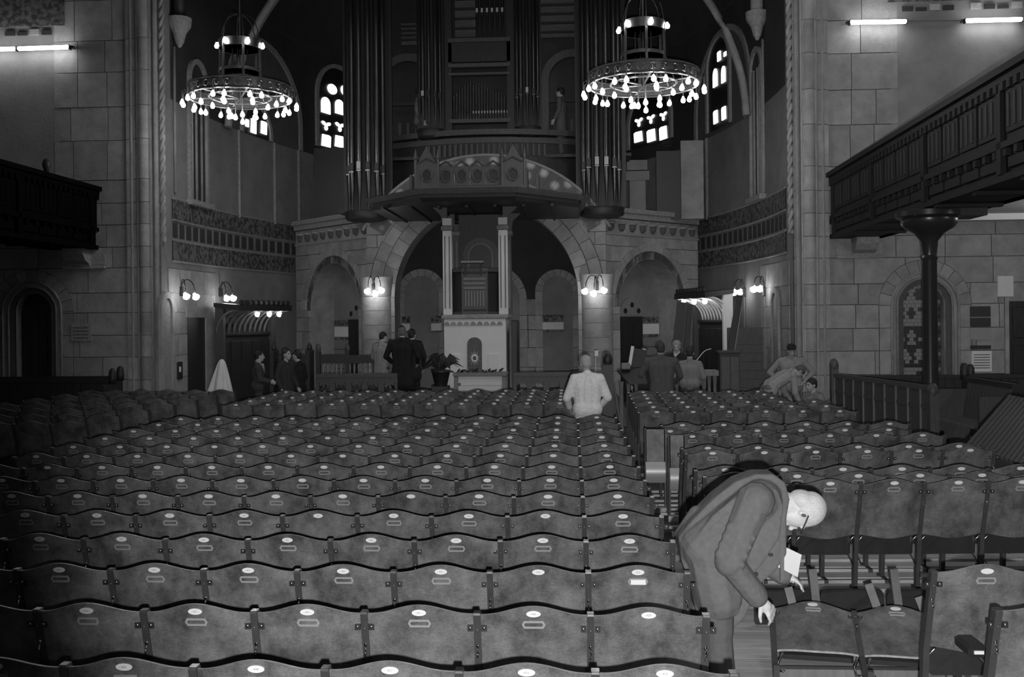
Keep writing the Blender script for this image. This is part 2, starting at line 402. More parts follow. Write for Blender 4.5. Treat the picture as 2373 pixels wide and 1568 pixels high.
# ---- nave end walls either side of the apse
ZS = [0, .5, 1.0, 1.5, 1.98, 2.48, 2.92, 3.47, 3.93, 4.42, 4.9, 5.41, 6.29, 7.03, 7.8, 8.5, 9.4, 10.3]
def nave_wall(name, side, hole):
    wl = struct(name); xi, xo = (5.47, 13.0) if side > 0 else (-9.73-0.0, -17.0)
    lo, hi = min(xi, xo), max(xi, xo)
    i5 = ZS.index(5.41)
    rs = random.Random(5 if side > 0 else 9)
    hb = (hole[0], hole[1], hole[2]+0.52)
    ashlar(wl, lo, hi, ZS[:i5+1], FR, [hb], (0.55, 1.15), 0.03, rnd=rs, back=False)
    if side > 0: ashlar(wl, lo, 6.95, ZS[i5:], FR, (), (0.5, 0.95), 0.03, rnd=rs, back=False); pl = (6.8, hi)
    else: ashlar(wl, -11.4, hi, ZS[i5:], FR, (), (0.5, 0.95), 0.03, rnd=rs, back=False); pl = (lo, -11.3)
    MB().box((pl[0], NW-0.022, 5.41), (pl[1], NW+0.2, 10.4)).build('plaster_field', PLASTER, wl)
    us = sorted({lo, hi, hole[0]-hole[2]-1e-3, hole[0]+hole[2]+1e-3} | {hole[0]+hole[2]*sin(pi/2*(k-10)/10) for k in range(21)})
    f = bottom_fn([hole], 0); b = MB()
    for x, y in zip(us, us[1:]): b.add([FR(x, f(x), 0), FR(y, f(y), 0), FR(y, 10.4, 0), FR(x, 10.4, 0)], [(0, 1, 2, 3)])
    b.build('mortar_bed', MORTAR, wl)
    # round-headed doorway: voussoirs, two roll mouldings, jamb stones
    uc, zc, r = hole
    voussoirs(wl, uc, zc, r+0.25, r+0.51, 11, FR, 0.035)
    for sgn in (-1, 1):
        for c, d in zip(ZS, ZS[1:]):
            if c < zc-0.02:
                d = min(d, zc); a, e = sorted((uc+sgn*(r+0.25), uc+sgn*(r+0.51)))
                MB().box((a+.006, NW-0.035, c+.006), (e-.006, NW, d-.006)).build('jamb_stone', STONE, wl)
    for q, (ra, rb, dd) in enumerate(((r+0.13, r+0.25, 0.02), (r, r+0.13, -0.10))):
        arch_ring(uc, zc, ra, rb, 0, FR, -0.3, dd).build('arch_moulding', STONE, wl, smooth='auto')
    for rr, dd in ((r+0.25, 0.05), (r+0.13, 0.03), (r+0.01, -0.09)):
        MB().tube([FR(uc+rr, 0.02, dd), FR(uc+rr, zc, dd)] + [FR(uc+rr*cos(pi*i/20), zc+rr*sin(pi*i/20), dd) for i in range(1, 20)] + [FR(uc-rr, zc, dd), FR(uc-rr, 0.02, dd)], 0.028, 6).build('roll_moulding', STONE, wl, smooth=True)
    return wl
wr = nave_wall('wall_right', 1, (7.46, 2.46, 0.44))
wlft = nave_wall('wall_left', -1, (-11.95, 2.52, 0.42))
# mosaic filled niche on the right: courses of light and dark tiles
nb = MB(); arch_panel(7.46, 2.46, 0.45, 0, FR, -0.28, nb); nb.build('niche_back', MORTAR, wr)
tb = [MB(), MB()]
rt = random.Random(3)
for j in range(36):
    for i in range(9):
        x = 7.46-0.42+0.0933*(i+0.5*(j % 2)); z = 0.05+0.08*j
        rad = 0.40 if z < 2.4 else sqrt(max(0.17-(z-2.46)**2, 0)) if z < 2.86 else 0
        if abs(x-7.46) < rad:
            sym = abs(x-7.46); dark = (sin(sym*26)*cos(z*7.0)+0.5*sin(z*17)) > 0.1
            tb[dark].cbox((x, NW+0.27, z), (0.088, 0.02, 0.074))
TL = mat('light_tile', 0.30, 0.5, objvar=0.1); TD = mat('dark_tile', 0.045, 0.4)
for k in (0, 1): tag(tb[k].build('mosaic_tiles', (TL, TD)[k], wr), kind='stuff')
# dark opening behind the left doorway
nb = MB(); arch_panel(-11.95, 2.52, 0.44, 0, FR, -0.29, nb); nb.build('door_leaf', WOOD_D, wlft)
for k in range(4): MB().box((-12.35+0.2*k, NW+0.25, 0.05), (-12.17+0.2*k, NW+0.28, 2.5)).build('plank', WOOD_D, wlft)
# upper ornament bands and small fittings of the end walls
for wl, x0, x1, z0 in ((wr, 6.75, 13, 8.86), (wlft, -17, -11.15, 8.86)):
    MB().box((x0, NW-0.045, z0), (x1, NW, z0+1.5)).build('mosaic_band', FRIEZE, wl)
    for k in range(int((x1-x0)/0.28)):
        if (k*7) % 5 != 0: MB().box((x0+0.28*k+0.02, NW-0.06, z0-0.20), (x0+0.28*k+0.24, NW-0.005, z0-0.07-0.03*(k % 3))).build('band_tile', TD if k % 3 else STONE, wl)
for k, (z0, z1, m_) in enumerate(((1.99, 2.18, TD), (2.20, 2.42, TD), (1.72, 1.97, TL), (1.52, 1.60, TD))):
    MB().box((8.38, NW-0.05, z0), (8.80, NW, z1)).build('tile_panel', m_, wr)
tl = thing('wall_notice', 'pale framed notice sheet on the right wall below the dark tile panel', 'notice', (8.6, NW-0.04, 1.1))
MB().box((8.40, NW-0.06, 1.05), (8.81, NW-0.035, 1.48)).build('sheet', PLASTER_L, tl)
for k in range(6): MB().box((8.44, NW-0.064, 1.12+0.055*k), (8.77, NW-0.06, 1.135+0.055*k)).build('text_line', INK, tl)
vt = thing('wall_vent', 'small dark square vent high in the right side-aisle wall', 'vent', (9.6, NW-0.03, 2.8))
MB().box((9.53, NW-0.05, 2.74), (9.69, NW-0.03, 2.90)).build('frame', IRON, vt)
for k in range(3): MB().box((9.545, NW-0.06, 2.755+0.05*k), (9.675, NW-0.05, 2.79+0.05*k)).build('slat', TD, vt)
MB().box((8.95, NW-0.05, 2.62), (9.27, NW-0.03, 3.05)).build('painted_panel', PLASTER_L, wr)
d1 = struct('door_1', (9.7, NW, 0)); MB().box((9.16, NW-0.05, 0), (10.3, NW-0.02, 2.52)).build('leaf', WOOD_D, d1)
for i in range(2):
    for j in range(3): MB().box((9.24+0.52*i, NW-0.075, 0.15+0.8*j), (9.66+0.52*i, NW-0.05, 0.8+0.8*j), 0.015).build('panel', WOOD_D, d1)
MB().box((9.08, NW-0.09, 0), (9.16, NW-0.02, 2.6)).build('frame', STONE, d1)
# inscription tablet on the left wall
tab = thing('stone_tablet', 'small framed stone tablet on the left wall beside the dark doorway', 'plaque', (-10.8, NW-0.03, 1.8))
MB().box((-11.05, NW-0.06, 1.86), (-10.6, NW-0.03, 2.24)).build('tablet', TREFR, tab)
for k in range(4): MB().box((-11.0, NW-0.066, 1.92+0.075*k), (-10.66, NW-0.06, 1.94+0.075*k)).build('text_line', MORTAR, tab)

# ---- piers flanking the apse opening
def pier(name, side):
    p = struct(name); xa = 4.72 if side > 0 else -8.98
    X = lambda k: xa+side*k
    for (k0, k1, d) in ((0.02, 0.20, 0.0), (0.20, 0.50, 0.10), (0.50, 0.76, 0.05)):
        off = 0.25 if k0 == 0.20 else 0
        for c, dd in zip(ZS, ZS[1:]):
            a, b = sorted((X(k0), X(k1))); n_ = 1 if dd-c < 0.7 else 2
            MB().box((a+.004, NW-0.06-d, c+.006), (b-.004, NW+0.35, dd-.006)).build('stone_block', STONE, p)
    MB().box((min(X(0.03), X(0.75)), NW-0.04, 0), (max(X(0.03), X(0.75)), NW+0.4, 10.4)).build('mortar_bed', MORTAR, p)
    for k, r in ((0.10, 0.055), (0.20, 0.035), (0.35, 0.13), (0.50, 0.035), (0.64, 0.03)):
        for c, dd in zip(ZS, ZS[1:]):
            if r > 0.1: MB().lathe([(r, c+.005), (r, dd-.005)], (X(k), NW-0.10, 0), 12).build('shaft_drum', STONE, p, smooth='auto')
        if r < 0.1: MB().tube([(X(k), NW-0.10, 0), (X(k), NW-0.10, 10.4)], r, 8).build('pier_shaft', STONE, p, smooth='auto')
    for q in (0, pi):
        MB().tube([(X(-0.03)+0.03*cos(z*14+q), NW-0.03+0.03*sin(z*14+q), z) for z in [4.0+0.05*i for i in range(128)]], 0.04, 6).build('rope_moulding', STONE, p, smooth=True)
    MB().lathe([(0.16, 0), (0.19, 0.05), (0.19, 0.3), (0.15, 0.38)], (X(0.35), NW-0.10, 0), 12).build('pier_base', STONE, p, smooth='auto')
    return p
pier('pillar_right', 1); pier('pillar_left', -1)

# ---- the apse: one curved wall from pier to pier
wa = struct('wall_apse')
def agr(z0, z1, m_, name, d=0.0, n=64):
    def fn(u, v):
        th = pi*u; return (XC+(EA-d)*cos(th), EY+(EB-d)*sin(th), z0+(z1-z0)*v)
    return MB().grid(fn, n, 3).build(name, m_, wa, smooth=True)
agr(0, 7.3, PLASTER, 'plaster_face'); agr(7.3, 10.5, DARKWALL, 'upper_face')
for sd in (1, -1):
    x = XC+sd*EA; MB().add([(x, 21.4, 0), (x, 22, 0), (x, 22, 10.5), (x, 21.4, 10.5)], [(0, 1, 2, 3)]).build('plaster_face', PLASTER, wa)
ce = struct('ceiling_apse')
def dome(u, v):
    th = pi*u; ph = pi/2*v; return (XC+EA*cos(th)*cos(ph), EY+EB*sin(th)*cos(ph), 10.5+3.8*sin(ph))
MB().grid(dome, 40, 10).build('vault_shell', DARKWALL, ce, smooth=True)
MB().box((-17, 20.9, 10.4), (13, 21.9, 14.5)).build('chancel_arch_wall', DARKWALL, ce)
ribs = []
for sd, M_ in ((1, ER), (-1, ELF)):
    # vault rib springing from the wall, its corbel and the shaft below
    for (yb, ye, zb) in ((25.0, 25.6, 7.2),):
        pts = []
        for i in range(17):
            t = i/16.0*1.15; q = M_(yb+(ye-yb)*t, 0, 0.12+1.9*t**2.2); pts.append((q[0], q[1], zb+4.3*t))
        for o_ in (0, 0.22): MB().tube([(p[0]-sd*o_*0.3, p[1]-o_, p[2]) for p in pts], 0.10, 6).build('vault_rib', STONE if zb < 8 else TREFR, ce, smooth=True)
    cpx = (1770, 62) if sd > 0 else (400, 78)
    yy = wallY(cpx[0], sd, cpx[1]); q = M_(yy, 0, 0.16); zz = at(cpx[0], cpx[1], yy).z
    MB().lathe([(0.03, -0.32), (0.10, -0.2), (0.15, 0.0), (0.26, 0.16), (0.28, 0.34)], (q[0], q[1], zz), 12).build('carved_corbel', TREFR, ce, smooth='auto')
    MB().tube([(q[0], q[1], zz+0.3), (q[0], q[1], zz+1.6)], 0.15, 8).build('wall_shaft', WOOD_D if sd < 0 else STONE, ce, smooth=True)
    MB().tube([M_(yy, 5.2, 0.03), M_(yy, zz-0.3, 0.03)], 0.035, 6).build('wall_shaft', STONE, ce, smooth=True)
    # thin pilaster strips on the apse wall
    for px in ((1640, 1600) if sd > 0 else (552, 634, 690)):
        y_ = wallY(px, sd, 400)
        MB().tube([M_(y_, 5.0, 0.02), M_(y_, 7.3, 0.02)], 0.04, 4).build('wall_strip', TREFR, wa)
    # masonry of the lower wall near the pier
    rs = random.Random(21)
    ashlar(wa, 21.75, 24.4, ZS[:8], M_, (), (0.4, 0.8), 0.02, rnd=rs, back=False)
    # ornamental frieze: two scrollwork bands and a row of dark panels between
    for nm, z0, z1, d in (('frieze_band', 4.60, 5.04, 0.03), ('frieze_band', 3.66, 4.10, 0.03)):
        MB().grid(lambda u, v: M_(22.0+8.0*u, z0+(z1-z0)*v, d), 30, 1).build(nm, FRIEZE, wa, smooth=True)
    for z in (4.12, 4.57, 5.06, 3.64):
        MB().tube([M_(22.0+8.0*i/30, z, 0.03) for i in range(31)], 0.025, 4).build('frieze_moulding', TREFR, wa)
    y = 22.05
    while y < 29.7:
        e = y+0.24; MB().prism([(y, 4.19), (e, 4.19), (e, 4.51), (y, 4.51)], lambda a, b: M_(a, b, 0), lambda a, b: M_(a, b, 0.022)).build('frieze_panel', DARKWALL, wa); y += 0.385
    # tall blind lancet with shafts
    lx = (1757, 120, 455) if sd > 0 else (456, 150, 468)
    yc = wallY(lx[0], sd, 300); zt = at(lx[0], lx[1], yc).z; zb = at(lx[0], lx[2], yc).z
    hw = 0.42
    arch_panel(yc, zt-hw, hw, zb, M_, 0.012).build('lancet_recess', DARKWALL, wa)
    for k in (-1, -0.35, 0.35, 1):
        MB().tube([M_(yc+hw*k, zb, 0.05), M_(yc+hw*k, zt-hw, 0.05)], 0.05 if abs(k) == 1 else 0.035, 6).build('lancet_shaft', STONE, wa, smooth=True)
    arch_ring(yc, zt-hw, hw, hw+0.12, zb, M_, 0, 0.08).build('lancet_moulding', TREFR, wa, smooth='auto')
    MB().prism([(yc-hw-.2, zb-.12), (yc+hw+.2, zb-.12), (yc+hw+.2, zb), (yc-hw-.2, zb)], lambda a, b: M_(a, b, 0), lambda a, b: M_(a, b, 0.16)).build('lancet_sill', TREFR, wa)
    # lighter lunette round the high window
    for yc_, rr, zc_ in ((27.1, 1.9, 8.0),):
        arch_panel(yc_, zc_, rr, 7.3, M_, 0.015).build('lunette', mat('lunette_plaster', 0.11, 0.9, var=0.2), wa)
        arch_ring(yc_, zc_, rr, rr+0.16, 7.3, M_, 0.0, 0.06).build('lunette_moulding', TREFR, wa, smooth='auto')
    # small round-headed blind arch just inside the pier
    px = 372 if sd < 0 else 1800
    yb = wallY(px, sd, 700); arch_panel(yb, 2.55, 0.24, 0.0, M_, 0.03).build('blind_arch', TREFR, wa)
    arch_ring(yb, 2.55, 0.24, 0.38, 0.0, M_, 0.0, 0.07).build('blind_arch_moulding', STONE, wa, smooth='auto')
# dark doorway in the left apse wall
d2 = struct('door_2', (-8.7, 23.4, 0)); MB().prism([(22.78, 0), (23.75, 0), (23.75, 2.36), (22.78, 2.36)], lambda a, b: ELF(a, b, 0), lambda a, b: ELF(a, b, 0.035)).build('leaf', WOOD_D, d2)
MB().prism([(23.75, 0), (24.2, 0), (24.2, 2.36), (23.75, 2.36)], lambda a, b: ELF(a, b, 0), lambda a, b: ELF(a, b, 0.06)).build('jamb', STONE, d2)
MB().prism([(22.7, 2.36), (24.2, 2.36), (24.2, 2.62), (22.7, 2.62)], lambda a, b: ELF(a, b, 0), lambda a, b: ELF(a, b, 0.05)).build('lintel', STONE, d2)

# ---- stained glass windows, lit by the day outside
def shape(kind, hw, hh):
    if kind == 'o': return [(hw*cos(2*pi*i/14), hh*sin(2*pi*i/14)) for i in range(14)]
    if kind == 'r': return [(-hw, -hh), (hw*.9, -hh), (hw, hh*.8), (hw*.6, hh), (-hw*.8, hh*.95)]
    if kind == 'a': return [(-hw, -hh), (hw, -hh)] + [(hw*cos(pi*i/8), hh*0.2+hh*0.8*sin(pi*i/8)) for i in range(9)]
    return [(hw*(0.62+0.38*cos(3*(2*pi*i/24)-pi/2))*cos(2*pi*i/24), hh*(0.62+0.38*cos(3*(2*pi*i/24)-pi/2))*sin(2*pi*i/24)) for i in range(24)]
def window(n, side, box, panes):
    M_ = EL(side); x0, y0, x1, y1 = box
    ya, yb = sorted((wallY(x0, side, y1), wallY(x1, side, y1))); ym = (ya+yb)/2; zt = at((x0+x1)/2, y0, ym).z; zb = at((x0+x1)/2, y1, ym).z
    wn = struct('window_%d' % n, (M_(ym, 0, 0)[0], ym, zb)); hw = (yb-ya)/2
    arch_panel(ym, max(zt-hw, zb+0.1), hw, zb, M_, 0.03).build('tracery', IRON, wn)
    arch_ring(ym, max(zt-hw, zb+0.1), hw, hw+0.12, zb, M_, 0.0, 0.09).build('frame', TREFR, wn, smooth='auto')
    for (px, py, pw, ph, k) in panes:
        yc = wallY(px, side, py); zc = at(px, py, yc).z; dy = abs(wallY(px+pw/2, side, py)-wallY(px-pw/2, side, py))/2; dz = ph/2*yc/FPX
        MB().prism([(yc+a, zc+b) for a, b in shape(k, dy, dz)], lambda a, b: M_(a, b, 0.035), lambda a, b: M_(a, b, 0.06)).build('pane', GLASSLIT, wn)
window(1, -1, (736, 160, 834, 350), [(767, 207, 22, 24, 'o'), (797, 210, 20, 24, 'o'), (752, 244, 21, 38, 'a'), (784, 248, 20, 34, 'a'), (753, 290, 24, 26, 't'), (785, 293, 24, 26, 't'), (753, 326, 22, 28, 'r'), (784, 328, 22, 27, 'r'), (815, 246, 18, 34, 'a')])
window(2, -1, (560, 262, 622, 316), [(569, 285, 8, 18, 'r'), (584, 292, 13, 34, 'r'), (608, 296, 14, 30, 'r')])
window(3, 1, (1462, 205, 1556, 334), [(1483, 282, 20, 24, 't'), (1511, 275, 20, 24, 't'), (1540, 268, 18, 24, 't'), (1482, 317, 20, 24, 'r'), (1512, 314, 20, 28, 'r'), (1540, 308, 18, 30, 'r')])
window(4, 1, (1645, 88, 1694, 296), [(1670, 130, 8, 22, 'r'), (1684, 125, 6, 10, 'r'), (1661, 180, 10, 42, 'a'), (1680, 172, 9, 38, 'a'), (1662, 271, 10, 30, 'r'), (1681, 262, 10, 30, 'r')])

# ---- arcade wall: two angled wings with round arches and a great central arch
AY = 25.1; AX0, AX1 = -4.97, 0.71
wc = struct('wall_arcade')
CEN = lambda u, z, d: (u, AY-d, z)
cs_, sn_ = 0.7071, 0.7071
WR = lambda u, z, d: (AX1+cs_*u+sn_*d, AY+0.1+sn_*u-cs_*d, z)
WL = lambda u, z, d: (AX0-cs_*u-sn_*d, AY+0.1+sn_*u-cs_*d, z)
AZ = [0.34, 0.9, 1.45, 1.95, 2.35, 2.83, 3.3, 3.7, 4.1, 4.42, 4.80]
big = (XC, 2.83, 3.0)
ashlar(wc, AX0-0.2, AX1+0.2, AZ, CEN, [big], (0.35, 0.7), 0.03, rnd=random.Random(4), back=False)
for r0, r1, n, t in ((2.32, 2.66, 21, 0.10), (2.68, 2.98, 19, 0.05)): voussoirs(wc, XC, 2.83, r0, r1, n, CEN, t)
for sgn in (-1, 1):
    for c, d in zip(AZ, AZ[1:]):
        if d <= 2.84:
            a, e = sorted((XC+sgn*2.32, XC+sgn*2.99)); MB().box((a, AY-0.1, c+.006), (e, AY+0.3, d-.006)).build('jamb_stone', STONE, wc)
soffit(wc, XC, 2.83, 2.33, 0.34, CEN, 0.0, -0.75, STONE)
us = sorted({AX0-0.2, AX1+0.2} | {XC+2.34*sin(pi/2*(k-12)/12) for k in range(25)}); f = bottom_fn([(XC, 2.83, 2.335)], 0.3); b = MB()
for x, y in zip(us, us[1:]): b.add([CEN(x, f(x) if x != us[0] else 0.3, 0), CEN(y, f(y) if y != us[-1] else 0.3, 0), CEN(y, 5.0, 0), CEN(x, 5.0, 0)], [(0, 1, 2, 3)])
b.build('mortar_bed', MORTAR, wc)
# upper part of the great arch above the cornice, with its ring of flower mosaic
pr = [(XC+3.02*cos(g), 2.83+3.02*sin(g)) for g in [0.80+(pi-1.6)*i/20 for i in range(21)]]
MB().prism(pr, lambda a, b: CEN(a, b, -0.3), lambda a, b: CEN(a, b, 0.02)).build('tympanum', STONE, wc)
voussoirs(wc, XC, 2.83, 3.0, 3.55, 27, CEN, 0.05, 0.55, pi-0.55, MOSAIC, 'mosaic_panel', 0.002)
for rr in (2.99, 3.57):
    MB().tube([CEN(XC+rr*cos(g), 2.83+rr*sin(g), 0.05) for g in [0.5+(pi-1.0)*i/30 for i in range(31)]], 0.04, 6).build('roll_moulding', STONE, wc, smooth=True)
for W_, sd in ((WR, 1), (WL, -1)):
    hole = (2.0, 2.55, 1.25); rs = random.Random(31)
    ashlar(wc, 0.0, 4.0, AZ, W_, [(2.0, 2.55, 1.66)], (0.35, 0.75), 0.03, rnd=rs, back=False)
    us = sorted({0.0, 4.0} | {2.0+1.26*sin(pi/2*(k-12)/12) for k in range(25)} | {0.739, 3.261}); f = bottom_fn([(2.0, 2.55, 1.26)], 0.0); b = MB()
    for x, y in zip(us, us[1:]): b.add([W_(x, f(x), 0), W_(y, f(y), 0), W_(y, 5.0, 0), W_(x, 5.0, 0)], [(0, 1, 2, 3)])
    b.build('mortar_bed', MORTAR, wc)
    voussoirs(wc, 2.0, 2.55, 1.46, 1.66, 15, W_, 0.05); voussoirs(wc, 2.0, 2.55, 1.25, 1.45, 13, W_, 0.0, d0=-0.2)
    for sgn in (-1, 1):
        for c, d in zip([0]+AZ[1:], AZ[1:]):
            if c < 2.5:
                d = min(d, 2.55); p = [(2.0+sgn*1.26, c+.006), (2.0+sgn*1.65, c+.006), (2.0+sgn*1.65, d-.006), (2.0+sgn*1.26, d-.006)]
                MB().prism(p, lambda a, b: W_(a, b, -0.2), lambda a, b: W_(a, b, 0.045)).build('jamb_stone', STONE, wc)
    soffit(wc, 2.0, 2.55, 1.24, 0, W_, 0.0, -0.8, STONE)
    rb = MB(); arch_panel(2.0, 2.55, 1.3, 0, W_, -0.75, rb); rb.build('recess_plaster', PLASTER, wc)
    for c in (0.9, 1.45): MB().tube([W_(0.75, c, -0.745), W_(3.25, c, -0.745)], 0.012, 4).build('recess_joint', MORTAR, wc)
    # cornice, blind corbel cups and moulding
    for z0, z1, d in ((4.96, 5.08, 0.16), (4.82, 4.96, 0.08)):
        MB().prism([(0, z0), (4.0, z0), (4.0, z1), (0, z1)], lambda a, b: W_(a, b, -0.3), lambda a, b: W_(a, b, d)).build('cornice', TREFR, wc)
    for k in range(9):
        u = 0.42+0.41*k; q = W_(u, 4.62, 0.03)
        MB().ell((q[0], q[1], 4.60), (0.11, 0.11, 0.13), 10, 6).build('corbel_cup', MORTAR, wc, smooth=True)
        MB().lathe([(0.14, 0), (0.15, 0.03), (0.13, 0.06)], (q[0], q[1], 4.66), 10).build('corbel_collar', TREFR, wc, smooth=True)
    MB().prism([(0, 4.38), (4.0, 4.38), (4.0, 4.43), (0, 4.43)], lambda a, b: W_(a, b, 0), lambda a, b: W_(a, b, 0.07)).build('string_course', TREFR, wc)
    # half-round pier at the corner
    cx_ = AX1 if sd > 0 else AX0; c0 = (cx_-sd*0.05, AY+0.02, 0)
    for k in range(7):
        MB().lathe([(0.40, 0.34+0.36*k), (0.40, 0.34+0.36*(k+1)-0.012)], c0, 14, pi, 2*pi).build('pier_drum', STONE, wc, smooth='auto')
    MB().lathe([(0.40, 2.86), (0.41, 3.0), (0.45, 3.3), (0.46, 3.34)], c0, 14, pi, 2*pi).build('pier_capital', STONE, wc, smooth='auto')
    # cornice over the corner
    # door with half-round tympanum in the recess
    dn = struct('door_%d' % (3 if sd < 0 else 4), W_(1.5, 0, -0.7)); du = (2.0, 0.45) if sd < 0 else (2.05, 0.45); uc, hw = du
    MB().prism([(uc-hw, 0), (uc+hw, 0), (uc+hw, 2.28), (uc-hw, 2.28)], lambda a, b: W_(a, b, -0.75), lambda a, b: W_(a, b, -0.72)).build('leaf', WOOD_D, dn)
    for k in range(2):
        MB().prism([(uc-hw+.06+.43*k, .2), (uc-.04+.43*k, .2), (uc-.04+.43*k, 2.1), (uc-hw+.06+.43*k, 2.1)], lambda a, b: W_(a, b, -0.72), lambda a, b: W_(a, b, -0.70)).build('panel', WOOD_D, dn)
    t_ = MB(); pr = [(uc+(hw+.06)*cos(pi*i/14), 2.30+(hw+.06)*sin(pi*i/14)) for i in range(15)]
    MB().prism(pr, lambda a, b: W_(a, b, -0.75), lambda a, b: W_(a, b, -0.70)).build('tympanum', PLASTER, dn)
    for (a0, b0) in ((0, 0.28), (-0.27, 0.12), (0.27, 0.12)):
        MB().prism([(uc+a0+0.075*cos(2*pi*i/10), 2.32+b0+0.075*sin(2*pi*i/10)) for i in range(10)], lambda a, b: W_(a, b, -0.70), lambda a, b: W_(a, b, -0.695)).build('hole', IRON, dn)
    for z0, z1, m_ in ((2.12, 2.27, TILES), (1.80, 2.08, PLASTER_L), (1.72, 1.78, TILES)):
        for (a0, a1) in ((0.8, uc-hw-0.04), (uc+hw+0.04, 3.2)):
            MB().prism([(a0, z0), (a1, z0), (a1, z1), (a0, z1)], lambda a, b: W_(a, b, -0.75), lambda a, b: W_(a, b, -0.73)).build('tile_band', m_, wc)
# flat cornice pieces over the centre spandrels
for a, e in ((AX0-0.05, XC-1.9), (XC+1.9, AX1+0.05)):
    MB().box((a, AY-0.12, 4.86), (e, AY+0.2, 5.02)).build('cornice', TREFR, wc)

# ---- niche behind the great arch: dark vault and three pale blind arches
wn = struct('wall_niche'); NY = 27.8; NC = lambda u, z, d: (u, NY-d, z)
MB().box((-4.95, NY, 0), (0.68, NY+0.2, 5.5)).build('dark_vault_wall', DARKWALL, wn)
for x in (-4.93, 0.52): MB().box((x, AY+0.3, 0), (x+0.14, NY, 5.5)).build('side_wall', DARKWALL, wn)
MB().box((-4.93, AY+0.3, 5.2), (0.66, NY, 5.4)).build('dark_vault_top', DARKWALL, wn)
for uc, r in ((-4.16, 0.68), (-2.2, 0.98), (-0.36, 0.62)):
    rb = MB(); arch_panel(uc, 3.0 if r < .9 else 2.8, r-0.2, 0.3, NC, 0.03, rb); rb.build('blind_arch_field', PLASTER, wn)
    voussoirs(wn, uc, 3.0 if r < .9 else 2.8, r-0.2, r, 9, NC, 0.09)
    for sgn in (-1, 1):
        for c, d in zip(AZ[:6], AZ[1:6]):
            a, e = sorted((uc+sgn*(r-0.2), uc+sgn*(r+0.0))); MB().box((a, NY-0.09, c+.006), (e, NY, d-.006 if d < 2.8 else (3.0 if r < .9 else 2.8))).build('jamb_stone', STONE, wn)
ashlar(wn, -4.75, 0.5, [0.34, 0.9, 1.45, 1.95, 2.35, 2.8], NC, [(-4.16, 4, 0.5), (-2.2, 4, 0.8), (-0.36, 4, 0.45)], (0.4, 0.7), 0.05, rnd=random.Random(8), back=False)
for (a, e) in ((-4.72, -4.5), (-3.9, -3.62), (-0.78, -0.2)):
    for z0, z1, m_ in ((2.18, 2.36, TILES), (1.95, 2.15, PLASTER_L), (1.90, 1.94, TILES)): MB().box((a, NY-0.12, z0), (e, NY-0.08, z1)).build('tile_band', m_, wn)
# ================================================================== PULPIT, CANOPY, ORGAN
def octo(cx, cy, r, n=8, rot=pi/8): return [(cx+r*cos(rot+2*pi*i/n), cy+r*sin(rot+2*pi*i/n)) for i in range(n)]
pul = thing('pulpit', 'carved wooden pulpit on a pale stone base with a round emblem panel', 'pulpit', (-2.1, 21.9, 0.34))
PY0 = 21.75
MB().box((-2.78, PY0, 0.34), (-1.42, PY0+1.2, 2.30)).build('stone_base', PLASTER_L, pul)
MB().box((-2.83, PY0-0.05, 2.26), (-1.37, PY0+1.25, 2.36), 0.02).build('base_cornice', TREFR, pul)
MB().box((-2.85, PY0-0.07, 0.34), (-1.35, PY0+1.2, 0.62), 0.03).build('base_plinth', STONE, pul)
for i in range(9): MB().prism([(-2.72+0.146*i+0.065*cos(pi*k/8), 2.12+0.085*sin(pi*k/8)) for k in range(9)], lambda a, b: (a, PY0-0.02, b), lambda a, b: (a, PY0, b)).build('base_arcading', STONE, pul)
emb = MB(); emb.prism([(-2.27, 0.95), (-1.95, 0.95), (-1.95, 1.72)]+[(-2.11+0.16*cos(pi*k/8), 1.72+0.14*sin(pi*k/8)) for k in range(1, 8)]+[(-2.27, 1.72)], lambda a, b: (a, PY0-0.03, b), lambda a, b: (a, PY0, b))
emb = emb.build('emblem_panel', mat('emblem_ground', 0.10, 0.6, var=0.3, scale=12), pul)
sb = MB()
for k in range(20):
    g = 2*pi*k/20; L_ = 0.15 if k % 2 else 0.115
    sb.prism([(-2.11+0.06*cos(g-0.09), 1.40+0.07*sin(g-0.09)), (-2.11+L_*cos(g), 1.40+1.3*L_*sin(g)), (-2.11+0.06*cos(g+0.09), 1.40+0.07*sin(g+0.09))], lambda a, b: (a, PY0-0.045, b), lambda a, b: (a, PY0-0.03, b))
sb.build('emblem_rays', PLASTER_L, emb)
er_ = MB(); er_.tube([(-2.11+0.055*cos(2*pi*i/16), PY0-0.05, 1.40+0.065*sin(2*pi*i/16)) for i in range(16)], 0.018, 6, True); er_.build('emblem_ring', ENAMEL, emb, smooth=True)
for sx in (-1, 1):
    MB().box((-2.11+sx*0.42-0.12, PY0-0.03, 0.75), (-2.11+sx*0.42+0.12, PY0, 1.5), 0.012).build('base_side_panel', PLASTER_L, pul)
drum = MB(); pl = octo(-2.1, PY0+0.70, 0.70)
drum.prism(pl, lambda a, b: (a, b, 2.36), lambda a, b: (a, b, 3.30)); drum.build('drum', WOOD_D, pul)
cp = MB(); cp.prism(octo(-2.1, PY0+0.70, 0.76), lambda a, b: (a, b, 3.30), lambda a, b: (a, b, 3.38)); cp.prism(octo(-2.1, PY0+0.70, 0.73), lambda a, b: (a, b, 2.34), lambda a, b: (a, b, 2.42)); cp.build('drum_mouldings', WOOD_M, pul)
fy = PY0+0.70-0.70*cos(pi/8)
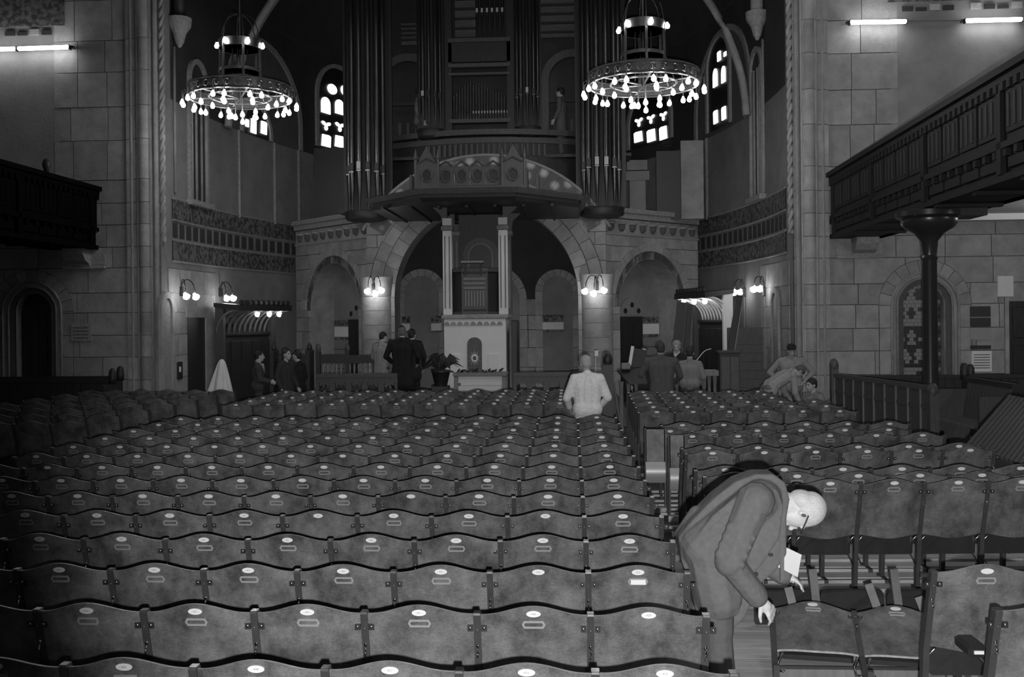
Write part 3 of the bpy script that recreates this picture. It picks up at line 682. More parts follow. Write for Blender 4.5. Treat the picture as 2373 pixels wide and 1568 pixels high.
for k, (x0, x1, z0, z1) in enumerate(((-2.37, -1.83, 2.46, 3.26),)):
    p = MB().box((x0, fy-0.03, z0), (x1, fy, z1), 0.012).build('front_panel', WOOD_M, pul)
    for i in range(7): MB().box((x0+0.06+0.065*i, fy-0.05, z0+0.08), (x0+0.09+0.065*i, fy-0.03, z0+0.42)).build('linenfold', WOOD_L, p)
    for i in range(3): MB().box((x0+0.03, fy-0.05, z0+0.46+0.1*i), (x1-0.03, fy-0.03, z0+0.50+0.1*i)).build('carved_rail', WOOD_L, p)
for i in range(8):
    a, b = pl[i]; MB().tube([(a, b, 2.4), (a, b, 3.3)], 0.03, 6).build('corner_shaft', WOOD_M, pul)
dk = MB(); dk.box((-2.37, fy-0.28, 3.48), (-1.88, fy+0.05, 3.53)); dk.build('reading_desk', WOOD_L, pul)
for x in (-2.3, -1.95): MB().tube([(x, fy-0.1, 3.48), (x, fy-0.08, 3.2)], 0.018, 6).build('desk_bracket', IRON, pul)
MB().box((-1.30, PY0+0.2, 0.34), (-1.2, PY0+1.4, 2.2)).build('stair_rail', WOOD_D, pul)
# canopy over the pulpit on four posts
cn = thing('pulpit_canopy', 'dark half-octagonal sounding canopy with gothic cresting above the pulpit', 'canopy', (-2.13, 22.5, 4.7))
def hoct(k): return [(XC-1.02*k, 22.9-2.1*k), (XC+1.02*k, 22.9-2.1*k), (XC+2.4*k, 22.9-0.5*k), (XC+2.4*k, AY-0.15), (XC-2.4*k, AY-0.15), (XC-2.4*k, 22.9-0.5*k)]
def plate(k0, k1, z0, z1, m_, nm): return MB().prism(hoct(1), lambda a, b: (XC+(a-XC)*k0, 22.9+(b-22.9)*(k0 if b < 23.5 else 1), z0), lambda a, b: (XC+(a-XC)*k1, 22.9+(b-22.9)*(k1 if b < 23.5 else 1), z1)).build(nm, m_, cn)
plate(0.97, 1.0, 4.74, 4.82, WOOD_D, 'canopy_soffit'); plate(0.96, 0.98, 4.82, 4.90, WOOD_M, 'canopy_fascia'); plate(1.0, 1.05, 4.90, 5.0, mat('weathered_oak', 0.14, 0.6, var=0.25, scale=6), 'canopy_cornice'); plate(0.9, 0.7, 5.0, 5.14, WOOD_D, 'canopy_roof')
for k in range(7):
    MB().box((XC-2.0+0.62*k, 21.6, 4.70), (XC-1.94+0.62*k, AY-0.2, 4.75)).build('soffit_rib', WOOD_D, cn)
CWY = 21.35
def gothic(x0, x1, y, z0, z1, pinn=False):
    p = MB().box((x0, y, z0), (x1, y+0.06, z1)).build('cresting_panel', WOOD_M, cn); c = (x0+x1)/2; h = (z0+z1)/2
    MB().tube([(c+0.11*cos(2*pi*i/14), y-0.02, h+0.13*sin(2*pi*i/14)) for i in range(14)], 0.022, 5, True).build('tracery_ring', WOOD_M, p, smooth=True)
    MB().prism([(c+0.09*cos(2*pi*i/10), h+0.11*sin(2*pi*i/10)) for i in range(10)], lambda a, b: (a, y-0.006, b), lambda a, b: (a, y, b)).build('tracery_eye', IRON, p)
    MB().tube([(x0+0.02, y-0.01, z1), (c, y-0.01, z1+0.10), (x1-0.02, y-0.01, z1)], 0.022, 5).build('gable', WOOD_M, p)
    return p
for k in range(4): gothic(XC-0.68+0.34*k, XC-0.36+0.34*k, CWY, 5.14, 5.55)
for sx in (-1, 1):
    c = XC+sx*0.93
    gothic(c-0.22, c+0.22, CWY-0.08, 5.08, 5.62)
    tw = MB(); tw.prism([(c-0.2, 5.62), (c+0.2, 5.62), (c, 6.0)], lambda a, b: (a, CWY-0.08, b), lambda a, b: (a, CWY, b)); tw.build('turret_gable', WOOD_M, cn)
    for q in (-0.24, 0.24):
        MB().lathe([(0.035, 5.05), (0.035, 5.7), (0.05, 5.72), (0.0, 5.95)], (c+q, CWY-0.06, 0), 8).build('pinnacle', WOOD_M, cn)
    for k in range(2):
        y0, y1 = CWY+0.1+0.7*k, CWY+0.7+0.7*k; x = XC+sx*(1.2+0.22*k)
        MB().box((x-0.03, y0, 5.08), (x+0.03, y1, 5.5)).build('cresting_panel', WOOD_M, cn)
MB().box((XC-1.18, CWY-0.1, 5.0), (XC+1.18, CWY+0.12, 5.12)).build('cresting_base', WOOD_M, cn)
for sx in (-1, 1):
    for yy in (22.05, 23.5):
        x = -2.1+sx*0.62
        p = MB().box((x-0.10, yy-0.10, 2.36), (x+0.10, yy+0.10, 4.5)).build('post', PLASTER_L if yy < 23 else WOOD_M, cn)
        MB().box((x-0.13, yy-0.13, 4.22), (x+0.13, yy+0.13, 4.34), 0.02).build('post_capital', WOOD_L, p)
        for q in (-0.05, 0.05): MB().box((x+q-0.015, yy-0.115, 2.5), (x+q+0.015, yy-0.10, 4.1)).build('post_fluting', WOOD_L, p)
        MB().prism([(x, 4.74), (x+sx*0.32, 4.74), (x+sx*0.14, 4.56), (x+sx*0.1, 4.3), (x, 4.3)], lambda a, b: (a, yy-0.07, b), lambda a, b: (a, yy+0.07, b)).build('bracket', WOOD_M, p)
# panelled back with a round-arched doorway behind the preacher
bk = MB().box((-2.62, 23.42, 2.36), (-1.58, 23.5, 4.72)).build('back_panel', WOOD_D, cn)
BKM = lambda u, z, d: (u, 23.42-d, z)
arch_ring(-2.1, 3.75, 0.28, 0.42, 2.36, BKM, 0, 0.07).build('back_arch', WOOD_M, bk, smooth='auto')
arch_ring(-2.1, 3.75, 0.26, 0.29, 2.36, BKM, 0, 0.10).build('back_arch_bead', WOOD_L, bk, smooth='auto')
arch_panel(-2.1, 3.75, 0.27, 2.36, BKM, 0.01).build('back_opening', IRON, bk)

# ---- pipe organ
og = thing('pipe_organ', 'tall dark wooden organ case with grouped metal pipes above the pulpit', 'organ', (XC, 26, 5.0))
OY = 26.3
MB().box((-5.95, OY+0.5, 5.05), (1.4, OY+0.7, 13.0)).build('case_back', WOOD_D, og)
MB().box((-5.95, OY-1.0, 5.02), (1.4, OY+0.6, 5.12)).build('loft_floor', WOOD_D, og)
# loft front: bowed cornice and panelled breast
for z0, z1, d, m_ in ((6.98, 7.12, 0.12, WOOD_M), (6.78, 6.92, 0.04, WOOD_M), (5.1, 6.78, 0.0, WOOD_D)):
    def bow(u, v, z0=z0, z1=z1, d=d):
        x = -4.75+5.24*u; return (x, OY-0.05-0.75*(1-((x-XC)/2.62)**2)-d, z0+(z1-z0)*v)
    b = MB().grid(bow, 24, 1); b.grid(lambda u, v: (bow(u, 1)[0], bow(u, 1)[1]+0.3*v, bow(u, 1)[2]), 24, 1); b.grid(lambda u, v: (bow(u, 0)[0], bow(u, 0)[1]+0.3*v, bow(u, 0)[2]), 24, 1); b.build('loft_moulding' if z1-z0 < .5 else 'loft_front', m_, og)
for k in range(22):
    x = XC-1.5+3.0*k/21; y = OY-0.82+0.75*((x-XC)/2.62)**2-0.03; MB().box((x-0.03, y, 6.45), (x+0.03, y+0.05, 6.76)).build('carved_letter_block', WOOD_M, og)
def pipe(x, y, z0, foot, r, top, mouth=True, dark=False):
    b = MB(); b.lathe([(r*0.25, z0), (r, z0+foot), (r, top)], (x, y, 0), 10)
    p = b.build('pipe', TIN, og, smooth='auto')
    z = z0+foot
    MB().box((x-r*0.62, y-r-0.012, z+0.02), (x+r*0.62, y-r*0.7, z+0.02+r*2.4)).build('mouth', TINL if mouth else WOOD_D, p)
    MB().box((x-r*0.7, y-r-0.03, z-0.03), (x+r*0.7, y-r*0.5, z+0.0)).build('lower_lip', TIN, p)
    return p
def tower(cx, z, hw, n, foot, r, top, cy=OY-0.4, depth=0.35, lit=()):
    for k in range(n):
        g = pi*(k+0.5)/n; x = cx-hw*cos(g); y = cy-depth*sin(g)
        pipe(x, y, z, foot*(1.0+0.10*sin(g)), r, top, mouth=(k in lit))
    MB().lathe([(0.1, z-0.30), (0.9*hw, z-0.27), (hw*1.2, z-0.22), (hw*1.25, z-0.18), (hw*1.25, z-0.05), (hw*1.18, z)], (cx, cy, 0), 16, 0, 2*pi, 1.0, 0.75).build('tower_corbel', WOOD_D, og, smooth='auto')
TCY = AY-0.02
for cx, lit in ((-5.14, (2,)), (0.80, (2, 3))):
    tower(cx, 5.03, 0.45, 6, 0.90, 0.08, 11.6, TCY, 0.40, lit)
    for sx in (-1, 1): MB().box((cx+sx*0.58-0.05, TCY+0.15, 5.05), (cx+sx*0.58+0.05, TCY+0.25, 12)).build('tower_stile', WOOD_D, og)
    MB().box((cx-0.6, TCY+0.2, 5.05), (cx+0.6, TCY+0.3, 12)).build('tower_back', WOOD_D, og)
for cx, lit in ((-3.60, (1,)), (-1.06, (2,))):
    tower(cx, 7.22, 0.28, 5, 0.74, 0.055, 11.6, OY-0.5, 0.25, lit)
    MB().box((cx-0.36, OY-0.42, 7.1), (cx+0.36, OY-0.34, 12)).build('tower_back', WOOD_D, og)
# centre case
X0c, X1c = -3.12, -1.50
for x in (X0c, X1c): MB().box((x-0.09, OY-0.5, 7.1), (x+0.09, OY-0.3, 12)).build('case_stile', WOOD_D, og)
for z0, z1, d in ((8.95, 9.45, 0.0), (8.80, 8.9, 0.07), (8.60, 8.66, 0.05), (7.36, 7.46, 0.05), (7.12, 7.18, 0.05), (9.45, 9.55, 0.08)):
    MB().box((X0c, OY-0.5-d, z0), (X1c, OY-0.3, z1)).build('case_rail', WOOD_M if d else WOOD_D, og)
for k in range(20):
    x = X0c+0.12+0.0737*k; h = 7.55; t = 8.5-0.45*abs((k-6)/13.0 if k > 6 else (6-k)/7.0)
    pipe(x, OY-0.36, 7.48, 0.13, 0.026, t, mouth=(k > 6))
for k in range(6): pipe(-2.36+0.132*k, OY-0.42, 9.56, 0.66, 0.045, 11.5, True)
# trellis panels high in the case, light on the wall behind painted as pale colour
LAT = mat('lit_trellis', 0.12, 0.8, var=0.3, scale=5, stretch=(1, 1, 6))
for x0, x1, z0, z1 in ((-3.0, -2.45, 9.6, 10.9), (-0.72, 0.18, 9.7, 10.9), (-4.45, -3.95, 9.6, 10.2)):
    MB().box((x0, OY+0.1, z0), (x1, OY+0.2, z1)).build('lit_trellis_panel', LAT, og)
    for k in range(5): MB().box((x0, OY+0.05, z0+0.1+k*(z1-z0)/5), (x1, OY+0.1, z0+0.16+k*(z1-z0)/5)).build('swell_slat', WOOD_D, og)
# round-arched openings either side of the centre case
OC = lambda u, z, d: (u, OY-d, z)
for uc, r in ((-4.25, 0.62), (0.1, 0.62)):
    arch_ring(uc, 8.5, r, r+0.2, 7.1, OC, -0.1, 0.12).build('side_arch', WOOD_M, og, smooth='auto')
    MB().box((uc-r, OY-0.05, 7.95), (uc+r, OY+0.05, 8.05)).build('side_arch_rail', WOOD_D, og)
    for k in range(5): MB().box((uc-0.5+0.22*k, OY, 7.15), (uc-0.42+0.22*k, OY+0.06, 7.5)).build('side_baluster', WOOD_M, og)
# dark screen and stone respond seen beside the towers
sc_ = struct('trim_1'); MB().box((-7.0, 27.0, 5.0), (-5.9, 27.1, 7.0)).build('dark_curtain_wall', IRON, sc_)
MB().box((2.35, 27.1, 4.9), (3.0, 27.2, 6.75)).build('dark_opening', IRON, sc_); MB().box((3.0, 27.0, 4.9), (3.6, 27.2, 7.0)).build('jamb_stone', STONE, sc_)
rp = thing('stone_respond', 'pale bracketed stone respond behind the right organ pipe tower', 'pillar', (1.78, 27.0, 5.12))
MB().box((1.62, 27.0, 5.12), (2.05, 27.15, 5.95)).build('shaft', PLASTER, rp); MB().box((1.5, 26.95, 5.95), (2.15, 27.15, 6.2)).build('cap_block', PLASTER, rp); MB().box((1.55, 26.97, 6.23), (2.1, 27.15, 6.5)).build('impost', PLASTER, rp)

# ================================================================== GALLERIES ON BOTH SIDES OF THE NAVE
dent = MB().box((-0.035, -0.05, -0.05), (0.035, 0.05, 0.05)).mesh('dentil', WOOD_D)
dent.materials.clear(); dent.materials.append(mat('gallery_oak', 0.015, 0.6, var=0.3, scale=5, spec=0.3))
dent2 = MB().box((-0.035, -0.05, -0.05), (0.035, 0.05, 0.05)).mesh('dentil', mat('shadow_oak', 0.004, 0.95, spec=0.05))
def gallery(side, label):
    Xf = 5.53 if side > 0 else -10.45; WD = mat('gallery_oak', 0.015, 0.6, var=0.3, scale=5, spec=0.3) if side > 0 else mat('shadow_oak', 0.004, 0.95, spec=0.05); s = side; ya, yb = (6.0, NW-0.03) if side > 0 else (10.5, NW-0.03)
    g = thing('gallery', label, 'gallery', (Xf, yb, 3.9), -0.021 if side > 0 else 0.0)
    def bx(x0, x1, z0, z1, nm, m_=None, y0=ya, y1=yb): a, b = sorted((Xf+s*x0, Xf+s*x1)); return MB().box((a, y0, z0), (b, y1, z1)).build(nm, m_ or WD, g)
    bx(-0.12, 0.28, 5.17, 5.26, 'top_rail'); bx(-0.06, 0.2, 5.08, 5.17, 'rail_moulding'); bx(0.0, 0.14, 4.34, 5.08, 'fascia')
    bx(-0.05, 0.16, 4.28, 4.36, 'middle_moulding'); bx(0.03, 0.16, 3.98, 4.28, 'lower_fascia'); bx(-0.03, 1.05, 3.88, 3.97, 'soffit'); bx(0.85, 1.05, 3.88, 4.3, 'rear_beam')
    def dents(z, step, xo):
        y = ya+0.1
        while y < yb:
            o = link('dentil', dent if side > 0 else dent2, g); o.location = Vector((Xf+s*xo, y, z))-ORG[g.name]; y += step
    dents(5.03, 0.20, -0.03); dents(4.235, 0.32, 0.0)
    y = yb-0.25; k = 0
    while y > ya+1:
        if k % 4 == 0:
            MB().box((min(Xf-s*0.05, Xf+s*0.02), y-0.13, 3.97), (max(Xf-s*0.05, Xf+s*0.02), y, 5.08)).build('pilaster', WD, g); y -= 0.2
        a, b = sorted((Xf-s*0.025, Xf+s*0.01))
        p = MB().box((a, y-0.62, 4.45), (b, y-0.04, 4.98), 0.008).build('panel', WD, g)
        for q in (0.12, 0.3, 0.48): MB().box((a-0.012 if s > 0 else b-0.002, y-q-0.03, 4.52), (a+0.002 if s > 0 else b+0.012, y-q+0.03, 4.92)).build('carved_rib', mat('gallery_rib_oak', 0.035, 0.6) if side > 0 else WD, p)
        p = MB().box((a+s*.02, y-0.62, 4.03), (b+s*.02, y-0.04, 4.17), 0.008).build('panel', WD, g)
        y -= 0.66; k += 1
    for yy in [ya+1.5*i for i in range(int((yb-ya)/1.5))]: bx(0.0, 0.95, 3.83, 3.89, 'soffit_batten', WD, yy, yy+0.12)
    return g
g_r = gallery(1, 'dark panelled wooden gallery front on the right carried by an iron column')
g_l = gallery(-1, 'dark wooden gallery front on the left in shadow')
kn = MB().lathe([(0.03, 5.26), (0.05, 5.3), (0.085, 5.42), (0.06, 5.52), (0.0, 5.56)], (-10.42, 19.3, 0), 10).build('rail_knob', WOOD_D, g_l, smooth=True)
ca = struct('ceiling_aisle'); MB().box((6.4, 4, 4.2), (13, NW, 4.3)).build('aisle_plaster', PLASTER_L, ca); MB().box((-17, 8, 4.2), (-11.1, NW, 4.3)).build('aisle_plaster', PLASTER_L, ca)
for x0, x1, y0 in ((6.5, 13, 19.8), (6.5, 13, 14.5)): MB().box((x0, y0, 4.08), (x1, y0+0.25, 4.2)).build('aisle_beam', PLASTER_L, ca)
for sd, xa in ((1, 5.62), (-1, -10.25)):
    cb = thing('stone_corbel', 'carved scrolled stone corbel under the end of the %s gallery' % ('right' if sd > 0 else 'left'), 'corbel', (xa+sd*0.4, NW-0.05, 3.6))
    MB().prism([(0, 3.48), (-0.10, 3.48), (-0.14, 3.56), (-0.3, 3.62), (-0.42, 3.75), (-0.44, 3.88), (0, 3.88)], lambda a, b: (xa+sd*0.32, NW-0.03+a, b), lambda a, b: (xa+sd*0.78, NW-0.03+a, b)).build('scroll', TREFR, cb)
    MB().box((min(xa, xa+sd*0.95), NW-0.13, 3.46), (max(xa, xa+sd*0.95), NW-0.03, 3.53)).build('shelf', STONE, cb)
    MB().box((min(xa, xa+sd*0.95), NW-0.09, 3.54), (max(xa, xa+sd*0.95), NW-0.03, 3.78)).build('carved_panel', TREFR, cb)
ic = thing('iron_column', 'dark slender cast iron column holding up the right gallery', 'column', (5.60, 15.9, 0))
MB().lathe([(0.19, 0), (0.19, 0.12), (0.13, 0.2), (0.115, 0.4), (0.11, 3.1), (0.13, 3.14), (0.11, 3.18)], (5.60, 15.9, 0), 20).build('shaft', COLM, ic, smooth='auto')
MB().lathe([(0.11, 3.18), (0.13, 3.4), (0.22, 3.52), (0.36, 3.6), (0.42, 3.68), (0.42, 3.74), (0.50, 3.78), (0.50, 3.86)], (5.60, 15.9, 0), 20).build('capital', COLM, ic, smooth='auto')
MB().box((5.25, 15.55, 3.76), (6.35, 16.25, 3.88)).build('bearing_block', WOOD_D, ic)

# ================================================================== FLUORESCENT TUBES
for i, (x0, y0, x1, y1, w_) in enumerate(((1970, 52, 2100, 50, 'first fluorescent tube on the right end wall, nearest the pier'), (2237, 48, 2368, 45, 'second fluorescent tube on the right end wall, farther from the pier'),
                                          (42, 113, 160, 109, 'fluorescent tube on the left end wall, nearest the pier'), (-92, 117, 37, 113, 'fluorescent tube on the left end wall cut by the picture edge'))):
    a, b = at(x0, y0, NW-0.25), at(x1, y1, NW-0.25); m_ = (a+b)/2
    t = thing('fluorescent_lamp', w_, 'lamp', tuple(m_), group='fluorescent tubes on the end walls')
    MB().tube([a, b], 0.045, 10).build('tube', TUBE, t, smooth=True)
    MB().bar(a+Vector((-0.06, 0.09, 0.02)), b+Vector((0.06, 0.09, 0.02)), 0.07, 0.05).build('batten', IRON, t)
    for p in (a, b): MB().cbox(p+Vector((0, 0.03, 0)), (0.03, 0.12, 0.09)).build('holder', IRON, t)
    for p in (a, b): MB().bar(p+Vector((0, 0.09, 0)), p+Vector((0, 0.22, 0.02)), 0.02, 0.02).build('bracket', IRON, t)
a, b = at(2104, 50, NW-0.2), at(2234, 48, NW-0.2)
tag(MB().tube([a, b], 0.012, 6).build('conduit', STEEL), 'thin conduit joining the two right-hand fluorescent tubes', 'conduit')

# lamps in the right side aisle, out of sight under the gallery
for xx, yy in ((9.2, 13.0), (9.2, 17.5)):
    t = thing('aisle_lamp', 'ceiling lamp in the right side aisle, %s' % ('farther' if yy > 15 else 'nearer'), 'lamp', (xx, yy, 4.0))
    MB().lathe([(0.05, 4.2), (0.05, 4.1), (0.14, 4.06), (0.14, 4.0), (0.0, 3.96)], (xx, yy, 0), 14).build('lamp_shade', GLOBE, t, True)
    light('aisle_lamp_light', 'POINT', (xx, yy, 3.8), 30, 0.15)

# ================================================================== CHANDELIERS
bulb_me = MB().lathe([(0.0, -0.105), (0.030, -0.095), (0.046, -0.065), (0.040, -0.03), (0.022, 0.0), (0.016, 0.02)], n=10).mesh('bulb', BULB, True)
def chandelier(c, label, seed):
    r_ = random.Random(seed); t = thing('chandelier', label, 'chandelier', c, rz=seed*0.4, group='brass ring chandeliers', local=True)
    B = lambda mb, nm, m_=BRASS, par=t, sm='auto': mb.build(nm, m_, par, smooth=sm, local=True)
    B(MB().tube([(0, 0, -0.1), (0, 0, 6.0)], 0.022, 8), 'stem')
    rb = MB(); n = 48
    for rr, z0, z1 in ((1.02, 0.02, 0.20),):
        vs = []
        for i in range(n):
            g = 2*pi*i/n; vs += [(rr*cos(g), rr*sin(g), z0), (rr*cos(g), rr*sin(g), z1), ((rr-.02)*cos(g), (rr-.02)*sin(g), z1), ((rr-.02)*cos(g), (rr-.02)*sin(g), z0)]
        fs = []
        for i in range(n):
            j = (i+1) % n
            for k in range(4): m = (k+1) % 4; fs.append((4*i+k, 4*j+k, 4*j+m, 4*i+m))
        rb.add(vs, fs)
    ring = B(rb, 'outer_ring')
    for z in (0.0, 0.22): B(MB().tube([(1.03*cos(2*pi*i/40), 1.03*sin(2*pi*i/40), z) for i in range(40)], 0.02, 6, True), 'ring_bead', par=ring)
    pm = MB()
    for i in range(30):
        g = 2*pi*i/30; pm.tube([((1.035)*cos(g+0.055*cos(a)), 1.035*sin(g+0.055*cos(a)), 0.11+0.06*sin(a)) for a in [2*pi*k/8 for k in range(8)]], 0.01, 4, True)
    B(pm, 'pierced_ornament', par=ring)
    B(MB().tube([(0.62*cos(2*pi*i/32), 0.62*sin(2*pi*i/32), 0.02) for i in range(32)], 0.022, 6, True), 'inner_ring')
    for k in range(6):
        g = 2*pi*k/6+0.2; B(MB().bar((0.05*cos(g), 0.05*sin(g), 0.0), (1.02*cos(g), 1.02*sin(g), 0.04), 0.035, 0.02), 'spoke')
        B(MB().bar((0.62*cos(g), 0.62*sin(g), 0.02), (0.42*cos(g), 0.42*sin(g), 0.55), 0.03, 0.012), 'stay')
        B(MB().bar((0.43*cos(g), 0.43*sin(g), 0.12), (0.41*cos(g), 0.41*sin(g), 1.1), 0.055, 0.012), 'hanger')
        pts = [(0.41*cos(g)*cos(q)**0.7, 0.41*sin(g)*cos(q)**0.7, 1.1+0.62*sin(q)) for q in [pi/2*i/9*0.985 for i in range(10)]]
        B(MB().tube(pts, 0.012, 6), 'crown_hoop')
    for z, h in ((0.34, 0.06), (0.52, 0.06), (1.0, 0.17)):
        B(MB().lathe([(0.40, z), (0.425, z), (0.425, z+h), (0.40, z+h), (0.40, z)], n=32), 'drum_ring')
    for k in range(8):
        g = 2*pi*k/8; B(MB().tube([(0.16*cos(g), 0.16*sin(g), 0.1), (0.16*cos(g), 0.16*sin(g), 1.25)], 0.008, 5), 'inner_rod')
    def arm(g, r0, r1, z0, zb):
        p = [(r0*cos(g), r0*sin(g), z0), ((r0+r1)/2*cos(g), (r0+r1)/2*sin(g), z0+0.07), (r1*cos(g), r1*sin(g), z0+0.03), (r1*cos(g), r1*sin(g), zb+0.02)]
        B(MB().tube(p, 0.010, 5), 'bulb_arm')
        b = link('bulb', bulb_me, t); b.location = (r1*cos(g), r1*sin(g), zb); b.rotation_euler = (r_.uniform(-.1, .1), r_.uniform(-.1, .1), 0)
    for k in range(10):
        g = 2*pi*k/10+0.1
        arm(g-0.10, 1.03, 1.13, 0.05, -0.10); arm(g+0.10, 1.03, 1.13, 0.05, -0.10); arm(g, 1.0, 0.9, 0.03, -0.16)
    for k in range(6): arm(2*pi*k/6+0.5, 0.62, 0.55, 0.0, -0.12)
    arm(0.3, 0.02, 0.06, -0.05, -0.42); arm(2.5, 0.02, 0.10, -0.05, -0.34); arm(4.6, 0.02, 0.10, -0.05, -0.30)
    for k in range(6):
        g = 2*pi*k/6+0.4; b = link('bulb', bulb_me, t); b.location = (0.46*cos(g), 0.46*sin(g), 1.12); b.rotation_euler = (r_.uniform(-.3, .3), 0, 0)
    return t
c1 = at(1491, 197, 18.9); c2 = at(557, 228, 20.0)
chandelier(tuple(c1), 'brass ring chandelier with bare bulbs hanging near the right organ tower', 1)
chandelier(tuple(c2), 'brass ring chandelier with bare bulbs hanging near the left apse wall', 2)

# ================================================================== WALL LAMPS
globe_me = MB().lathe([(0.0, -0.115), (0.04, -0.105), (0.085, -0.06), (0.075, -0.02), (0.04, 0.02), (0.03, 0.05)], n=12).mesh('lamp_shade', GLOBE, True)
def wall_lamp(label, base, heads, group='bracket lamps on the apse walls'):
    t = thing('wall_lamp', label, 'lamp', tuple(base), group=group)
    b = Vector(base); MB().cbox(b, (0.08, 0.08, 0.22), 0.01).build('back_plate', IRON, t)
    for h in heads:
        h = Vector(h); mid = (b+h)/2+Vector((0, 0, 0.27)); p2 = h+Vector((0, 0, 0.24))
        pts = []
        for i in range(11):
            q = i/10; pts.append((1-q)**3*b + 3*(1-q)**2*q*(b+Vector((0, 0, 0.4))) + 3*(1-q)*q*q*(h+Vector((0, 0, 0.42))) + q**3*(h+Vector((0, 0, 0.04))))
        MB().tube(pts, 0.012, 6).build('curved_arm', IRON, t, smooth=True)
        s_ = link('lamp_shade', globe_me, t); s_.location = h-ORG[t.name]; d = (h-b); s_.rotation_euler = (0.0, 0.55 if d.x < 0 else -0.55, 0) if abs(d.x) > 0.05 else (0.2, 0, 0)
    return t
for sgn, cxp, hp, wd in ((-1, 868, (853, 868, 882), 'left'), (1, 1378, (1357, 1377, 1398), 'right')):
    base = Vector(((AX0 if sgn < 0 else AX1)-sgn*0.05, AY-0.44, 3.05))
    hs = [at(hp[0], 672, AY-0.62), at(hp[1], 677, AY-0.78), at(hp[2], 670, AY-0.6)]
    wall_lamp('three-armed bracket lamp on the %s half-round stone pier' % wd, base, hs)
for px, py, Y, hp, sd, lb in ((416, 690, 22.6, ((430, 683), (452, 684)), -1, 'two-armed bracket lamp on the left wall beside the dark doorway'), (508, 690, 24.0, ((524, 688), (539, 688)), -1, 'two-armed bracket lamp on the left wall above the choir stall'),
                              (1776, 690, 22.7, ((1748, 667), (1762, 666)), 1, 'two-armed bracket lamp on the right wall, nearer the pier'), (1728, 690, 24.2, ((1702, 675), (1716, 674)), 1, 'two-armed bracket lamp on the right wall, above the leaning boards')):
    M_ = EL(sd); yy = wallY(px, sd, py); base = Vector(M_(yy, 3.0, 0.04)); base.z = at(px, py+10, yy).z+0.25
    wall_lamp(lb, base, [at(h[0], h[1], yy-0.35) for h in hp])
    if sd > 0:
        pl_ = base
        tag(MB().tube([(base.x, base.y, 1.0), (base.x, base.y, base.z)], 0.012, 6).build('lamp_conduit', STEEL), 'thin metal pipe running down the right wall under the %s lamp' % ('nearer' if px > 1750 else 'farther'), 'pipe')
for px, py, Y, sd in ((731, 395, 28.5, -1), (1556, 375, 28.3, 1)):
    p = at(px, py, Y); t = thing('hanging_lantern', 'unlit black bracket lamp high on the %s apse wall' % ('left' if sd < 0 else 'right'), 'lamp', tuple(p))
    MB().cbox(p, (0.10, 0.10, 0.5), 0.02).build('body', IRON, t); MB().tube([p+Vector((0, 0, .25)), p+Vector((sd*.05, 0, .45)), p+Vector((sd*-.25, 0.0, .5)), p+Vector((sd*-.3, 0, .3))], 0.015, 6).build('arm', IRON, t, smooth=True)
